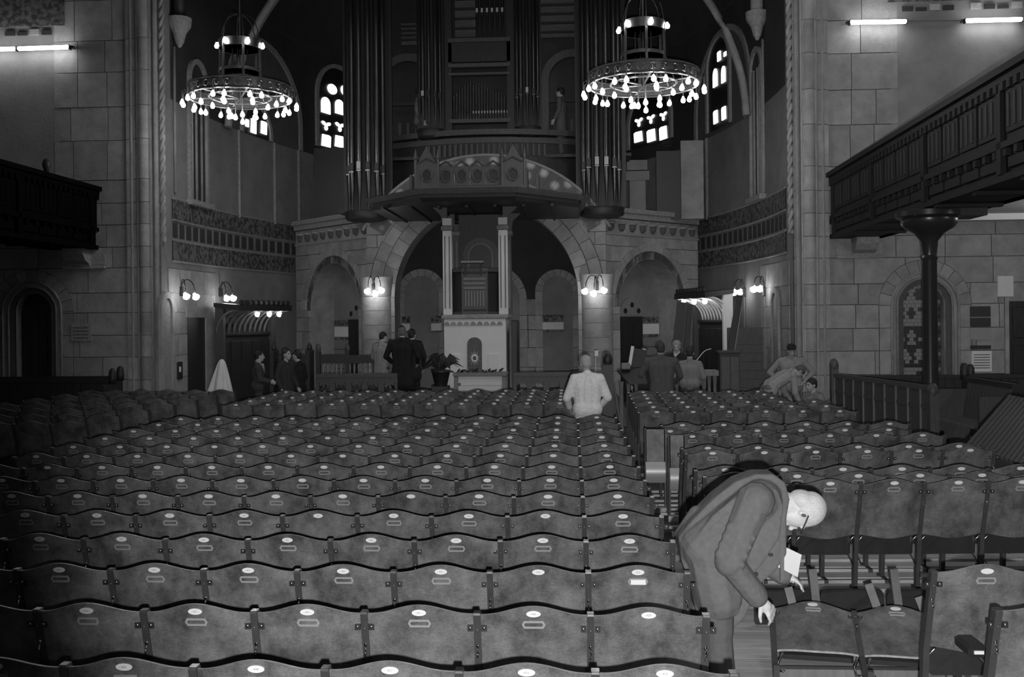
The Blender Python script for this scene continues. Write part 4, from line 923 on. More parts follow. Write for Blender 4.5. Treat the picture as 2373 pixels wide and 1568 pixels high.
# ================================================================== THEATRE SEATS
W = 0.52; LEAN = 0.28; ZT = 0.90
def seat_meshes(W):
    hw = W/2-0.010; M = {}
    def top(x): return ZT+0.052*(0.5+0.5*cos(2*pi*x/W))**1.15
    def by(x, z): return (ZT-z)*LEAN-0.032*cos(pi*x/W)
    nx, nz = 18, 5; mb = MB(); vs = []
    for t in (0.0, 0.013):
        for j in range(nz+1):
            for i in range(nx+1):
                x = -hw+2*hw*i/nx; zb = 0.475-0.03*(0.5+0.5*cos(2*pi*x/W)); z = zb+(top(x)-zb)*(j/nz)**0.7; vs.append((x, by(x, z)+t, z))
    n1 = (nx+1)*(nz+1); fs = []; I = lambda i, j, k: k*n1+j*(nx+1)+i
    for j in range(nz):
        for i in range(nx):
            fs += [(I(i, j, 0), I(i+1, j, 0), I(i+1, j+1, 0), I(i, j+1, 0)), (I(i, j+1, 1), I(i+1, j+1, 1), I(i+1, j, 1), I(i, j, 1))]
    for i in range(nx): fs += [(I(i, nz, 0), I(i+1, nz, 0), I(i+1, nz, 1), I(i, nz, 1)), (I(i+1, 0, 0), I(i, 0, 0), I(i, 0, 1), I(i+1, 0, 1))]
    for j in range(nz): fs += [(I(0, j, 0), I(0, j+1, 0), I(0, j+1, 1), I(0, j, 1)), (I(nx, j+1, 0), I(nx, j, 0), I(nx, j, 1), I(nx, j+1, 1))]
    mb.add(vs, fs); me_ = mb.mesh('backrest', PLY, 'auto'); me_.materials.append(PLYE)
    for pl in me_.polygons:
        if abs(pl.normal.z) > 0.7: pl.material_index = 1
    M['backrest'] = me_
    def post():
        b = MB(); w2 = 0.0165; d0, d1 = -0.014, 0.034
        def ring(z, e=0.0): y = (ZT-z)*LEAN if z > 0.45 else 0.126-0.10*(0.45-z)*-1.0; return [(-w2+e, y+d0+e, z), (w2-e, y+d0+e, z), (w2-e, y+d1, z), (-w2+e, y+d1, z)]
        zs = [0.0, 0.45, ZT, ZT+0.008]; vs = []
        for k, z in enumerate(zs): vs += ring(z, 0.004 if k == 3 else 0.0)
        fs = [(3, 2, 1, 0), (12, 13, 14, 15)]
        for k in range(3):
            for i in range(4): j = (i+1) % 4; fs.append((4*k+i, 4*k+j, 4*k+4+j, 4*k+4+i))
        b.add(vs, fs)
        b.box((-w2, 0.03, 0.0), (w2, 0.26, 0.03)); return b
    M['post'] = post().mesh('post', POSTM)
    M['cap'] = MB().box((-0.0155, -0.0125, ZT+0.0075), (0.0155, 0.030, ZT+0.0105)).mesh('post_cap', STEEL)
    # numbered oval plate and label holder follow the curve of the back
    zc = 0.915; y0 = by(0, zc)
    def oval(r0, r1, t): return [(r0*cos(2*pi*i/20), y0-t+0.0-LEAN*r1*sin(2*pi*i/20), zc+r1*sin(2*pi*i/20)) for i in range(20)]
    o = MB(); A, B = oval(0.033, 0.0155, 0.0), oval(0.033, 0.0155, 0.004); o.add(A+B, [tuple(range(20, 40))]+[(i, (i+1) % 20, 20+(i+1) % 20, 20+i) for i in range(20)])
    M['plate'] = o.mesh('number_plate', ENAMEL)
    zh = 0.862; f = MB()
    P = lambda x, z, t: (x, by(x, z)-t, z)
    def strip(x0, z0, x1, z1): f.add([P(x0, z0, 0.0), P(x1, z0, 0.0), P(x1, z1, 0.0), P(x0, z1, 0.0), P(x0, z0, .005), P(x1, z0, .005), P(x1, z1, .005), P(x0, z1, .005)], [(4, 5, 6, 7), (0, 1, 5, 4), (1, 2, 6, 5), (2, 3, 7, 6), (3, 0, 4, 7)])
    strip(-0.044, zh+0.009, 0.044, zh+0.019); strip(-0.044, zh-0.019, 0.044, zh-0.009)
    for s in (-1, 1):
        f.add([P(s*0.044, zh+0.019, .005), P(s*0.054, zh, .005), P(s*0.044, zh-0.019, .005), P(s*0.037, zh-0.010, .005), P(s*0.043, zh, .005), P(s*0.037, zh+0.010, .005)], [(0, 1, 4, 5), (1, 2, 3, 4)])
    M['holder'] = f.mesh('label_holder', HOLDER)
    br = MB()
    br.cbox((0.032, (ZT-0.836)*LEAN-0.012, 0.836), (0.026, 0.012, 0.028))
    M['bracket'] = br.mesh('bracket', BRK)
    bo = MB()
    for s in (-1, 0, 1):
        z = 0.838-(0.008 if s == 0 else 0); yb = (ZT-z)*LEAN; bo.ell((s*0.032, yb-0.019, z), (0.0075 if s else 0.004, 0.004, 0.0075 if s else 0.004), 8, 5)
    M['bolt'] = bo.mesh('bolt', STEEL, True)
    hk = MB(); zz = 0.735; yy = (ZT-zz)*LEAN-0.016
    hk.ell((0, yy-0.004, zz+0.012), (0.009, 0.006, 0.011), 8, 5); hk.tube([(0, yy, zz+0.006), (0.002, yy-0.018, zz-0.014), (0.0, yy-0.020, zz-0.032), (-0.003, yy-0.008, zz-0.04)], 0.0045, 6)
    M['hook'] = hk.mesh('coat_hook', mat('hook_metal', 0.6, 0.12, metal=1.0), True)
    sp = MB(); hw2 = W/2-0.035
    def rr(hx, z0, z1, rad):
        pts = []
        for (cx, cz, a0) in ((hx-rad, z1-rad, 0), (-hx+rad, z1-rad, pi/2), (-hx+.02, z0+.02, pi), (hx-.02, z0+.02, 1.5*pi)):
            r_ = rad if cz > (z0+z1)/2 else .02
            for i in range(5): pts.append((cx+r_*cos(a0+pi/2*i/4), cz+r_*sin(a0+pi/2*i/4)))
        return pts
    pr = rr(hw2, 0.30, 0.72, 0.07); sp.prism(pr, lambda a, b: (a, 0.175-0.02*cos(pi*a/W)+0.10*(b-0.3)*-0.2, b), lambda a, b: (a, 0.205-0.02*cos(pi*a/W), b))
    M['pan'] = sp.mesh('seat_pan', mat('dark_seat_pan', 0.03, 0.4, var=0.3, scale=8))
    hg = MB()
    hg.tube([((W/2-.02), 0.13, 0.46), ((W/2-.05), 0.17, 0.40), ((W/2-.05), 0.18, 0.30), ((W/2-.02), 0.15, 0.22)], 0.008, 6)
    M['hinge'] = hg.mesh('hinge_arm', STEEL, True)
    return M
SM = seat_meshes(0.52); SMR = seat_meshes(0.508)
ORD = ['first', 'second', 'third', 'fourth', 'fifth', 'sixth', 'seventh', 'eighth', 'ninth', 'tenth', 'eleventh', 'twelfth', 'thirteenth', 'fourteenth']
NUMC = {}
def digits(txt, parent):
    if txt not in NUMC:
        c = bpy.data.curves.new('number', 'FONT'); c.body = '- '+txt+' -'; c.size = 0.0145; c.align_x = 'CENTER'; c.align_y = 'CENTER'; c.extrude = 0.0004
        o = bpy.data.objects.new('number', c); COL.objects.link(o); dg = bpy.context.evaluated_depsgraph_get(); me = bpy.data.meshes.new_from_object(o.evaluated_get(dg)); bpy.data.objects.remove(o); me.materials.clear(); me.materials.append(PLATEINK); NUMC[txt] = me
    o = link('number', NUMC[txt], parent); o.location = (0, (ZT-0.915)*LEAN-0.032-0.0048, 0.915); o.rotation_euler = (radians(90)+0.27, 0, 0)
    o.rotation_euler = (radians(90)-0.0, 0, 0); o.rotation_euler[0] = radians(90)+math.atan(LEAN)*1.0
    return o
NSEAT = [0]
rs_ = random.Random(77)
def seat(loc, rz, label, group, M=SM, detail=2, holder=True, end=False, Wd=0.52, num=None, card=False, pan=False, rot=None, local_name='tip_up_seat', plate=True):
    t = thing(local_name, label, 'seat', loc, rz, group, local=True, rot=rot); NSEAT[0] += 1
    link('backrest', M['backrest'], t)
    for k, x in enumerate([-Wd/2]+([Wd/2] if end else [])):
        p = link('post', M['post'], t); p.location = (x, 0, 0)
        if detail > 0: c = link('post_cap', M['cap'], p)
        if detail > 1:
            b = link('bracket', M['bracket'], p); b = link('bracket', M['bracket'], p); b.location = (-0.064, 0, 0); link('bolt', M['bolt'], p); link('coat_hook', M['hook'], p)
    pl_ = link('number_plate', M['plate'], t) if plate else None
    if num: digits(num, pl_)
    if holder:
        h = link('label_holder', M['holder'], t)
        if card:
            zc = 0.862; MB().box((-0.038, (ZT-zc)*LEAN-0.032-0.010, zc-0.014), (0.040, (ZT-zc)*LEAN-0.032-0.006, zc+0.011)).build('paper_label', PAPER, h, local=True)
    link('seat_pan', M['pan'], t)
    if pan:
        link('hinge_arm', M['hinge'], t); h2 = link('hinge_arm', M['hinge'], t); h2.location = (-(Wd-0.07), 0, 0)
    return t
def inview(p, m=90):
    x, y = proj(p); return -m < x < 2373+m and y < 1568+60
# centre block, nearest fourteen rows
G1 = 'tip-up seats of the near centre block'
for r in range(14):
    Y = 4.54+0.745*(r-1) if r else 3.80
    for k in range(12):           # k counts from the right-hand aisle
        x = 0.078+0.52-0.26-0.52*k+rs_.uniform(-.003, .003)
        if not inview((x, Y, 0.9), 130 if r else 150): continue
        lab = 'plywood tip-up seat, %s row of the near centre block, %s from the right-hand aisle' % (ORD[r], ORD[k])
        num = None
        if r == 1: num = str(429+k)
        elif r == 2: num = str(453+k)
        elif r == 0: num = str(405+k)
        elif r in (3, 4): num = str(477+24*(r-3)+k)
        seat((x, Y+rs_.uniform(-.008, .008), 0), rs_.uniform(-.006, .006), lab, G1, SM, 2 if r < 8 else 1, not ((r, k) in ((1, 0), (2, 1), (4, 4)) or (r > 3 and rs_.random() < 0.12)), k == 0, num=num, card=(r, k) == (2, 0))
G2 = 'tip-up seats of the far centre block'
for r in range(5):
    Y = 15.75+0.70*r
    for k in range(12):
        x = 0.078+0.52-0.26-0.52*k
        seat((x, Y+rs_.uniform(-.01, .01), 0), rs_.uniform(-.01, .01), 'small plywood tip-up seat, %s row of the far centre block, %s from the right-hand aisle' % (ORD[r], ORD[k]), G2, SM, 1, rs_.random() < .85, k == 0)
# right block: short rows pushed out of line
G3 = 'tip-up seats of the right block'
rows = [('nearest upright', 1700, 1122, 8.06, 0.05, 6), ('second upright', 1633, 1101, 8.45, 0.03, 6), ('third upright', 1612, 1087, 8.81, 0.03, 6), ('fourth upright', 1590, 1050, 9.88, 0.07, 6), ('fifth upright', 1581, 1034, 10.27, 0.04, 6),
        ('sixth upright', 1551, 1009, 11.28, 0.02, 6), ('seventh upright', 1502, 997, 11.8, 0.03, 6), ('eighth upright', 1533, 983, 12.46, 0.03, 6), ('ninth upright', 1480, 952, 14.2, 0.0, 6), ('tenth upright', 1474, 942, 15.0, 0.0, 6), ('eleventh upright', 1468, 934, 15.8, 0.0, 6), ('twelfth upright', 1464, 928, 16.6, 0.0, 5), ('thirteenth upright', 1460, 922, 17.3, 0.0, 5), ('fourteenth upright', 1457, 917, 18.0, 0.0, 5)]
for i, (nm, px, py, Y, rz, n) in enumerate(rows):
    q = at(px, py, Y); dr = Vector((cos(rz), sin(rz), 0))
    for k in range(n):
        c = Vector((q.x, Y, 0))+dr*(0.254+0.508*k)
        seat(tuple(c), rz, 'plywood tip-up seat in the right block, %s row, %s from the aisle' % (nm, ORD[k]), G3, SMR, 2 if i < 5 else 1, rs_.random() < .9, k == n-1, 0.508, pan=i < 2)
    if i < 8:
        a = Vector((q.x-0.1, Y+0.02, 0)); e = a+dr*(0.508*n+0.2)
        for dy in (0.14, 0.42): MB().bar(a+Vector((0, dy, 0.012)), e+Vector((0, dy, 0.012)), 0.05, 0.024).build('floor_batten', FLOORM, fl_)
# aisle end panels with curved metal arm plates on the sixth and seventh rows
for px, y0, y1, Y, w_, lb in ((1516, 992, 1090, 11.7, 44, 'first'), (1566, 1005, 1105, 11.2, 34, 'second')):
    a = at(px, y0, Y); b = at(px, y1, Y); ww = w_*Y/FPX
    e = thing('row_end_panel', 'wooden row end panel with pale curved metal band, %s from the centre aisle' % lb, 'panel', (a.x, Y, 0.0), group='row end panels by the aisle')
    MB().box((a.x-ww/2, Y-0.12, b.z+0.1), (a.x+ww/2, Y-0.09, a.z)).build('board', PLY, e)
    MB().grid(lambda u, v: (a.x-ww/2+ww*u, Y-0.13-0.05*sin(pi*v), b.z-0.12+0.24*v), 4, 8).build('metal_band', mat('pale_band', 0.5, 0.4, metal=0.3), e, smooth=True)
    for q in (-1, 1): MB().bar((a.x+q*ww/2, Y-0.1, 0), (a.x+q*ww/2, Y-0.1, a.z+0.01), 0.02, 0.04).build('post', POSTM, e)
    MB().box((a.x-ww/2-0.02, Y-0.16, 0), (a.x+ww/2+0.02, Y-0.05, 0.06)).build('foot_rail', FLOORM, e)
# two upright seats at the right edge, nearest the camera on that side
q = at(2163, 1334, 5.35)
for k in range(2):
    seat((q.x+0.26+0.52*k, 5.35, 0), 0.02, 'large plywood tip-up seat right of the tipped seats, %s from the bending man' % ORD[k], 'seats at the right edge', SM, 2, True, k == 1, pan=True)
q = at(2312, 1424, 4.66)
seat((q.x+0.26, 4.66, 0), 0.02, 'nearest plywood tip-up seat at the right picture edge, cut by the frame', 'seats at the right edge', SM, 2, True, True, pan=True)
# tipped bank: two seats fallen forward onto the boards, and the seat pans of a dismantled row beyond
def tipped(foot_px, foot_py, Y, ang, rz, k, label):
    q = at(foot_px, foot_py, Y)
    o = seat((q.x+0.26+0.52*k, Y-0.02*k, 0.0), rz, label, 'tipped seats beside the bending man', SM, 2, True, k == 1, pan=True)
    o.matrix_world = Matrix.Translation((q.x, Y, 0.17)) @ Matrix.Rotation(rz, 4, 'Z') @ Matrix.Rotation(-ang, 4, 'X') @ Matrix.Translation((0.26+0.52*k, -0.08, 0.0))
    for c in o.children:
        if c.name.startswith('seat_pan'): c.location = (0, 0.01, 0.27)
    return o
tipped(1800, 1556, 5.87, radians(87), -0.17, 0, 'plywood tip-up seat tipped forward, held by the bending man')
tipped(1800, 1556, 5.87, radians(87), -0.17, 1, 'plywood tip-up seat tipped forward, right half of the fallen pair')
pan_me = SM['pan']
loose = []
for k, px in enumerate((1822, 1975, 2130)):
    q = at(px, 1398, 7.3); t = thing('loose_seat_pan', 'dark rounded seat pan of the dismantled row, %s from the bending man' % ORD[k], 'seat', (q.x, 7.3, 0.0), 0.0, 'seat pans of the dismantled row'); loose.append(t)
    p = link('pan_board', pan_me, t); p.location = (0, -0.17, -0.166); p.scale = (1, 1, 0.62)
    for s in (-1, 1): MB().bar((q.x+s*0.17, 7.36, 0.24), (q.x+s*0.17, 7.38, 0.0), 0.02, 0.03).build('hinge_leg', POSTM, t)
for k, (x0, y0, x1, y1, Y, tab) in enumerate(((1882, 1318, 1894, 1425, 7.2, 0), (2070, 1318, 2084, 1425, 7.2, 0), (1826, 1360, 1846, 1438, 7.05, 1), (2012, 1352, 2040, 1430, 7.05, 1), (2128, 1382, 2152, 1440, 7.0, 1))):
    a, b = at(x0, y0, Y), at(x1, y1, Y-0.05); b2 = b; t = loose[(0, 1, 0, 1, 2)[k]]
    lg = MB().bar(a, b2, 0.055, 0.035, (0, 1, 0.3)).build('leg', mat('worn_leg_wood', 0.16, 0.5, var=0.3, scale=10), t)
    if tab: m_ = (a+(b-a)*0.72); MB().cbox(m_+Vector((0, -0.026, 0)), (0.036, 0.008, 0.028)).build('number_tab', PAPER, lg)
bt = at(1800, 1548, 6.3); e = at(2150, 1543, 6.3)
tag(MB().bar((bt.x, 6.30, 0.03), (e.x, 6.30, 0.03), 0.06, 0.06).build('floor_batten', WOOD_L), 'pale wooden batten on the floor under the tipped seats', 'batten')
bl = thing('seat_arm_rest', 'dark arm rest with a white number tab at the right edge', 'armrest', tuple(at(2250, 1500, 5.0)))
p = at(2250, 1498, 5.0); MB().cbox(p, (0.09, 0.16, 0.06), 0.015).build('arm_block', IRON, bl); MB().cbox(p+Vector((0.005, -0.084, 0.0)), (0.045, 0.008, 0.016)).build('number_tab', PAPER, bl)
MB().tube([p+Vector((0.03, 0, -0.02)), p+Vector((0.12, 0.0, -0.15)), p+Vector((0.13, 0.0, -0.47))], 0.018, 6).build('arm_support', IRON, bl, smooth=True)
# left block in the shadow
G4 = 'tip-up seats of the left block in shadow'
for r in range(7):
    Y = 13.0+0.98*r
    for k in range(6):
        seat((-6.75-0.52*k, Y, 0), -0.03, 'shadowed tip-up seat in the left block, %s row, %s from the aisle' % (ORD[r], ORD[k]), G4, SM, 0, False, k == 0, plate=False)

# ================================================================== PEWS AND SCREENS
def pew(label, x0, x1, y, rz_dir, h=1.1, group=None, ends=True, face=-1, m_=WOOD_D):
    t = thing('pew', label, 'pew', ((x0+x1)/2, y, 0), group=group)
    n = int((x1-x0)/0.16)
    for k in range(n):
        a = x0+(x1-x0)*k/n; MB().box((a+.004, y, 0.42), (a+(x1-x0)/n-.004, y+0.025, h-0.06)).build('back_plank', m_, t)
    MB().box((x0, y-0.02, h-0.07), (x1, y+0.05, h)).build('top_rail', m_, t)
    s = face; MB().box((x0, min(y+s*0.45, y), 0.40), (x1, max(y+s*0.45, y), 0.45)).build('seat_board', m_, t)
    if ends:
        for x in (x0, x1):
            e = MB().box((x-0.04, min(y+s*.45, y+.05), 0), (x+0.04, max(y+s*.45, y+.05), h-0.1)).build('end_panel', m_, t)
            MB().lathe([(0.085, h-0.1), (0.09, h+0.02), (0.08, h+0.14), (0.05, h+0.2), (0.0, h+0.21)], (x, y+0.02, 0), 10, 0, 2*pi, 0.9, 0.9).build('end_knob', m_, e, smooth=True)
    return t
xl = at(260, 880, 19.6).x
pew('dark pew at the left under the gallery, its end beside the stone pier', -13.5, xl, 19.6, 0, 1.12, 'pews in the side aisles')
pew('dark pew at the left, farther back against the end wall', -13.8, xl-0.35, 20.7, 0, 1.12, 'pews in the side aisles')
pew('dark pew at the right behind the slatted aisle screen', at(1935, 868, 20.3).x, at(2250, 868, 20.3).x, 20.3, 0, 1.05, 'pews in the side aisles')
pew('dark pew at the far right in front of the dark door', at(2236, 868, 19.3).x, 11.5, 19.3, 0, 1.12, 'pews in the side aisles')
# slatted screen along the right aisle
A_ = Vector((4.86, 18.75, 0)); B_ = Vector((5.42, 15.3, 0)); sc2 = thing('aisle_screen', 'slatted wooden aisle screen with a top rail ending at the iron column', 'screen', tuple((A_+B_)/2))
for z, h_, w2 in ((1.15, 0.07, 0.09), (0.86, 0.06, 0.05), (0.10, 0.14, 0.05)): MB().bar(A_+Vector((0, 0, z)), B_+Vector((0, 0, z)), w2, h_).build('rail', WOOD_M, sc2)
for k in range(27):
    p = A_+(B_-A_)*((k+0.5)/27); d = (B_-A_).normalized()
    MB().bar(p+Vector((0, 0, 0.05)), p+Vector((0, 0, 1.12)), 0.022, 0.115, tuple(d)).build('slat', WOOD_M, sc2)
    if k % 3 == 0: MB().bar(p+Vector((-0.02, 0, 0.05)), p+Vector((-0.02, 0, 1.12)), 0.03, 0.02, tuple(d)).build('cover_strip', WOOD_L, sc2)
for p, hh in ((A_, 1.42), (B_, 1.2)):
    e = MB().cbox((p.x, p.y, hh/2-0.06), (0.13, 0.13, hh-0.12), 0.01).build('end_post', WOOD_M, sc2); MB().ell((p.x, p.y, hh-0.09), (0.085, 0.085, 0.12), 10, 7).build('post_knob', WOOD_M, e, smooth=True)
# side bench facing the nave beside the column
bn = thing('side_bench', 'slat-backed wooden bench facing the nave beyond the iron column', 'bench', (6.7, 17.0, 0))
for k in range(12): MB().bar((6.82, 16.15+0.145*k, 0.46), (6.92, 16.15+0.145*k, 1.12), 0.02, 0.125, (0, 1, 0)).build('back_slat', WOOD_M, bn)
MB().box((6.4, 16.05, 0.42), (6.85, 17.9, 0.47)).build('seat_board', WOOD_L, bn); MB().box((6.88, 16.0, 1.08), (6.98, 17.95, 1.16)).build('top_rail', WOOD_D, bn)
for y in (16.05, 17.85): MB().box((6.4, y, 0), (6.95, y+0.06, 0.95)).build('end_panel', WOOD_M, bn)
# grooved bench back lying aslant at the right
P1, P2, P3, P4 = at(2238, 1028, 10.9), at(2338, 914, 12.4), at(2560, 960, 11.6), at(2470, 1110, 9.9)
gb = thing('grooved_board', 'grooved wooden bench back lying aslant on seats at the right edge', 'board', tuple((P1+P3)/2))
nrm = (P2-P1).cross(P4-P1).normalized(); nrm = nrm if nrm.y < 0 else -nrm
for k in range(22):
    f0, f1 = k/22+0.003, (k+1)/22-0.003; a0, a1 = P1.lerp(P4, f0), P1.lerp(P4, f1); b0, b1 = P2.lerp(P3, f0), P2.lerp(P3, f1); n_ = nrm*-0.03
    MB().add([a0, a1, b1, b0, a0+n_, a1+n_, b1+n_, b0+n_], [(0, 1, 2, 3), (7, 6, 5, 4), (0, 4, 5, 1), (1, 5, 6, 2), (2, 6, 7, 3), (3, 7, 4, 0)]).build('slat', WOOD_M, gb)
for f in (0.15, 0.85): MB().bar(P1.lerp(P2, f)+nrm*-0.05, P4.lerp(P3, f)+nrm*-0.05, 0.06, 0.04).build('cross_batten', WOOD_M, gb)
for f in (0.3, 0.8): q = P4.lerp(P3, f); MB().bar(q+nrm*-0.05, (q.x+0.1, q.y+0.15, 0), 0.07, 0.05).build('prop_leg', WOOD_M, gb)

# ================================================================== PLATFORM FURNITURE
def railing(px0, px1, label):
    Y = 20.5; a, b = at(px0, 866, Y).x, at(px1, 866, Y).x; t = thing('choir_railing', label, 'railing', ((a+b)/2, Y, 0), group='railings along the platform front')
    MB().box((a, Y-0.05, 1.08), (b, Y+0.07, 1.15)).build('hand_rail', WOOD_M, t); MB().box((a, Y-0.02, 0.0), (b, Y+0.04, 0.42)).build('base_panel', WOOD_M, t); MB().box((a, Y-0.01, 0.96), (b, Y+0.03, 1.08)).build('top_panel', WOOD_M, t)
    n = max(4, int((b-a)/0.30))
    for k in range(n+1):
        x = a+(b-a)*k/n; MB().box((max(x-0.06, a), Y-0.02, 0.42), (min(x+0.06, b), Y+0.03, 0.96)).build('baluster', WOOD_M, t)
        if k < n:
            c = x+(b-a)/n/2; MB().prism([(c-0.10, 0.96), (c-0.10, 0.88), (c-0.04, 0.92), (c+0.04, 0.92), (c+0.10, 0.88), (c+0.10, 0.96)], lambda p, q: (p, Y-0.01, q), lambda p, q: (p, Y+0.03, q)).build('cusp', WOOD_M, t)
            if k % 2 == 0: MB().box((c-0.025, Y, 0.42), (c+0.025, Y+0.02, 0.8)).build('slim_baluster', WOOD_L, t)
    return t
railing(733, 921, 'pierced wooden railing left of the pulpit table'); railing(1190, 1342, 'pierced wooden railing right of the pulpit table')
st = thing('choir_bench', 'dark choir bench with a spindle front on the platform left of the light-coated man', 'bench', (-4.9, 22.4, 0.34))
xa, xb = at(742, 840, 22.0).x, at(868, 840, 22.0).x
MB().box((xa, 22.0, 1.30), (xb, 22.08, 1.48)).build('top_board', WOOD_D, st); MB().box((xa, 22.0, 0.34), (xb, 22.06, 0.75)).build('lower_board', WOOD_D, st); MB().box((xa, 22.08, 0.74), (xb, 22.5, 0.80)).build('seat_board', WOOD_D, st)
for k in range(12): x = xa+0.06+(xb-xa-.12)*k/11; MB().lathe([(0.02, 0.75), (0.032, 0.95), (0.018, 1.05), (0.03, 1.2), (0.02, 1.30)], (x, 22.03, 0), 8).build('spindle', WOOD_L, st, smooth=True)
for x in (xa-0.05, (xa+xb)/2, xb): e = MB().cbox((x, 22.05, 0.95), (0.09, 0.14, 1.24), 0.01).build('bench_end', WOOD_D, st); MB().ell((x, 22.05, 1.62), (0.06, 0.06, 0.10), 8, 6).build('end_knob', WOOD_M, e, smooth=True)
b2 = thing('choir_bench', 'dark high-backed choir bench behind the men at the left wall', 'bench', (-6.2, 21.9, 0))
xa, xb = at(640, 825, 21.9).x, at(722, 825, 21.9).x
MB().box((xa, 21.9, 0.0), (xb, 21.97, 1.5)).build('back_board', WOOD_D, b2); MB().box((xa, 21.45, 0.42), (xb, 21.9, 0.47)).build('seat_board', WOOD_D, b2)
for x in (xa, xb): e = MB().cbox((x, 21.75, 0.8), (0.09, 0.4, 1.6), 0.01).build('bench_end', WOOD_D, b2); MB().ell((x, 21.75, 1.66), (0.06, 0.09, 0.10), 8, 6).build('end_knob', WOOD_D, e, smooth=True)
tb_ = thing('communion_table', 'pale wooden table in front of the pulpit base', 'table', (-2.1, 20.95, 0.34))
xa, xb = at(1052, 865, 20.9).x, at(1176, 865, 20.9).x
MB().box((xa, 20.7, 1.06), (xb, 21.3, 1.13), 0.012).build('table_top', WOOD_L, tb_); MB().box((xa+.1, 20.78, 0.92), (xb-.1, 20.82, 1.06)).build('apron', PLASTER_L, tb_); MB().box((xa+.1, 20.80, 0.36), (xb-.1, 20.84, 0.86)).build('front_panel', PLASTER_L, tb_)
for x in (xa+.06, xb-.06):
    for y in (20.78, 21.2): MB().cbox((x, y, 0.70), (0.09, 0.09, 0.72), 0.012).build('leg', WOOD_L, tb_)
MB().box((xa+.05, 20.76, 0.40), (xb-.05, 20.82, 0.48)).build('stretcher', WOOD_L, tb_)
pt = thing('potted_plant', 'dark leafy pot plant drooping left of the communion table', 'plant', tuple(at(1022, 890, 20.9)))
pp = at(1022, 888, 20.9); MB().lathe([(0.13, -0.05), (0.19, 0.22), (0.21, 0.24), (0.20, 0.28), (0.0, 0.27)], tuple(pp), 12).build('pot', IRON, pt, smooth='auto'); MB().cbox(pp+Vector((0, 0, -0.4)), (0.34, 0.34, 0.7), 0.01).build('plant_stand', WOOD_D, pt)
for k in range(26):
    g = rs_.uniform(0, 2*pi); L_ = rs_.uniform(0.25, 0.6); el = rs_.uniform(-0.1, 0.5); a = pp+Vector((0, 0, 0.26)); m_ = a+Vector((cos(g)*L_*.5, sin(g)*L_*.3, 0.18+el*.3)); e = a+Vector((cos(g)*L_, sin(g)*L_*.5, el*L_*1.0+0.02)); s_ = Vector((-sin(g), cos(g)*.5, 0.6)).normalized()*rs_.uniform(.03, .07)
    MB().add([a, m_+s_, e, m_-s_, m_+Vector((0, 0, .03))], [(0, 4, 1), (1, 4, 2), (2, 4, 3), (3, 4, 0)]).build('leaf', LEAF, pt)
gl = thing('greenery', 'dark evergreen sprays lying along the front edge of the pulpit table', 'plant', tuple(at(1110, 862, 20.85)))
for k in range(30):
    x = -2.75+1.25*k/29; a = Vector((x, 20.75+rs_.uniform(0, .3), 1.14)); e = a+Vector((rs_.uniform(-.16, .16), rs_.uniform(-.1, .05), rs_.uniform(0.02, .09))); MB().add([a, (a+e)/2+Vector((0.0, 0, .03)), e, (a+e)/2+Vector((0.02, -0.03, -.02))], [(0, 1, 2), (0, 2, 3), (0, 3, 1), (1, 3, 2)]).build('sprig', LEAF, gl)
# cloth-draped stand at the left
dq = at(514, 832, 19.75); dr_ = thing('draped_stand', 'white cloth draped over a stand beside the dark doorway at left', 'cloth', (dq.x, 19.75, 0))
def drape(u, v):
    g = 2*pi*u; z = dq.z-0.72*v; r = (0.03+0.17*v**0.6+0.03*v)*(1+0.24*v**0.7*sin(7*g)+0.12*v*sin(13*g+1)); return (dq.x+r*cos(g)-0.05*v, 19.75+r*0.9*sin(g), z-0.03*sin(5*g)*v)
MB().grid(drape, 60, 14).build('cloth', CLOTHW, dr_, smooth=True); MB().lathe([(0.16, 0), (0.16, 0.04), (0.03, 0.08), (0.03, dq.z-0.02)], (dq.x, 19.75, 0), 10).build('stand_pole', WOOD_D, dr_, smooth='auto')
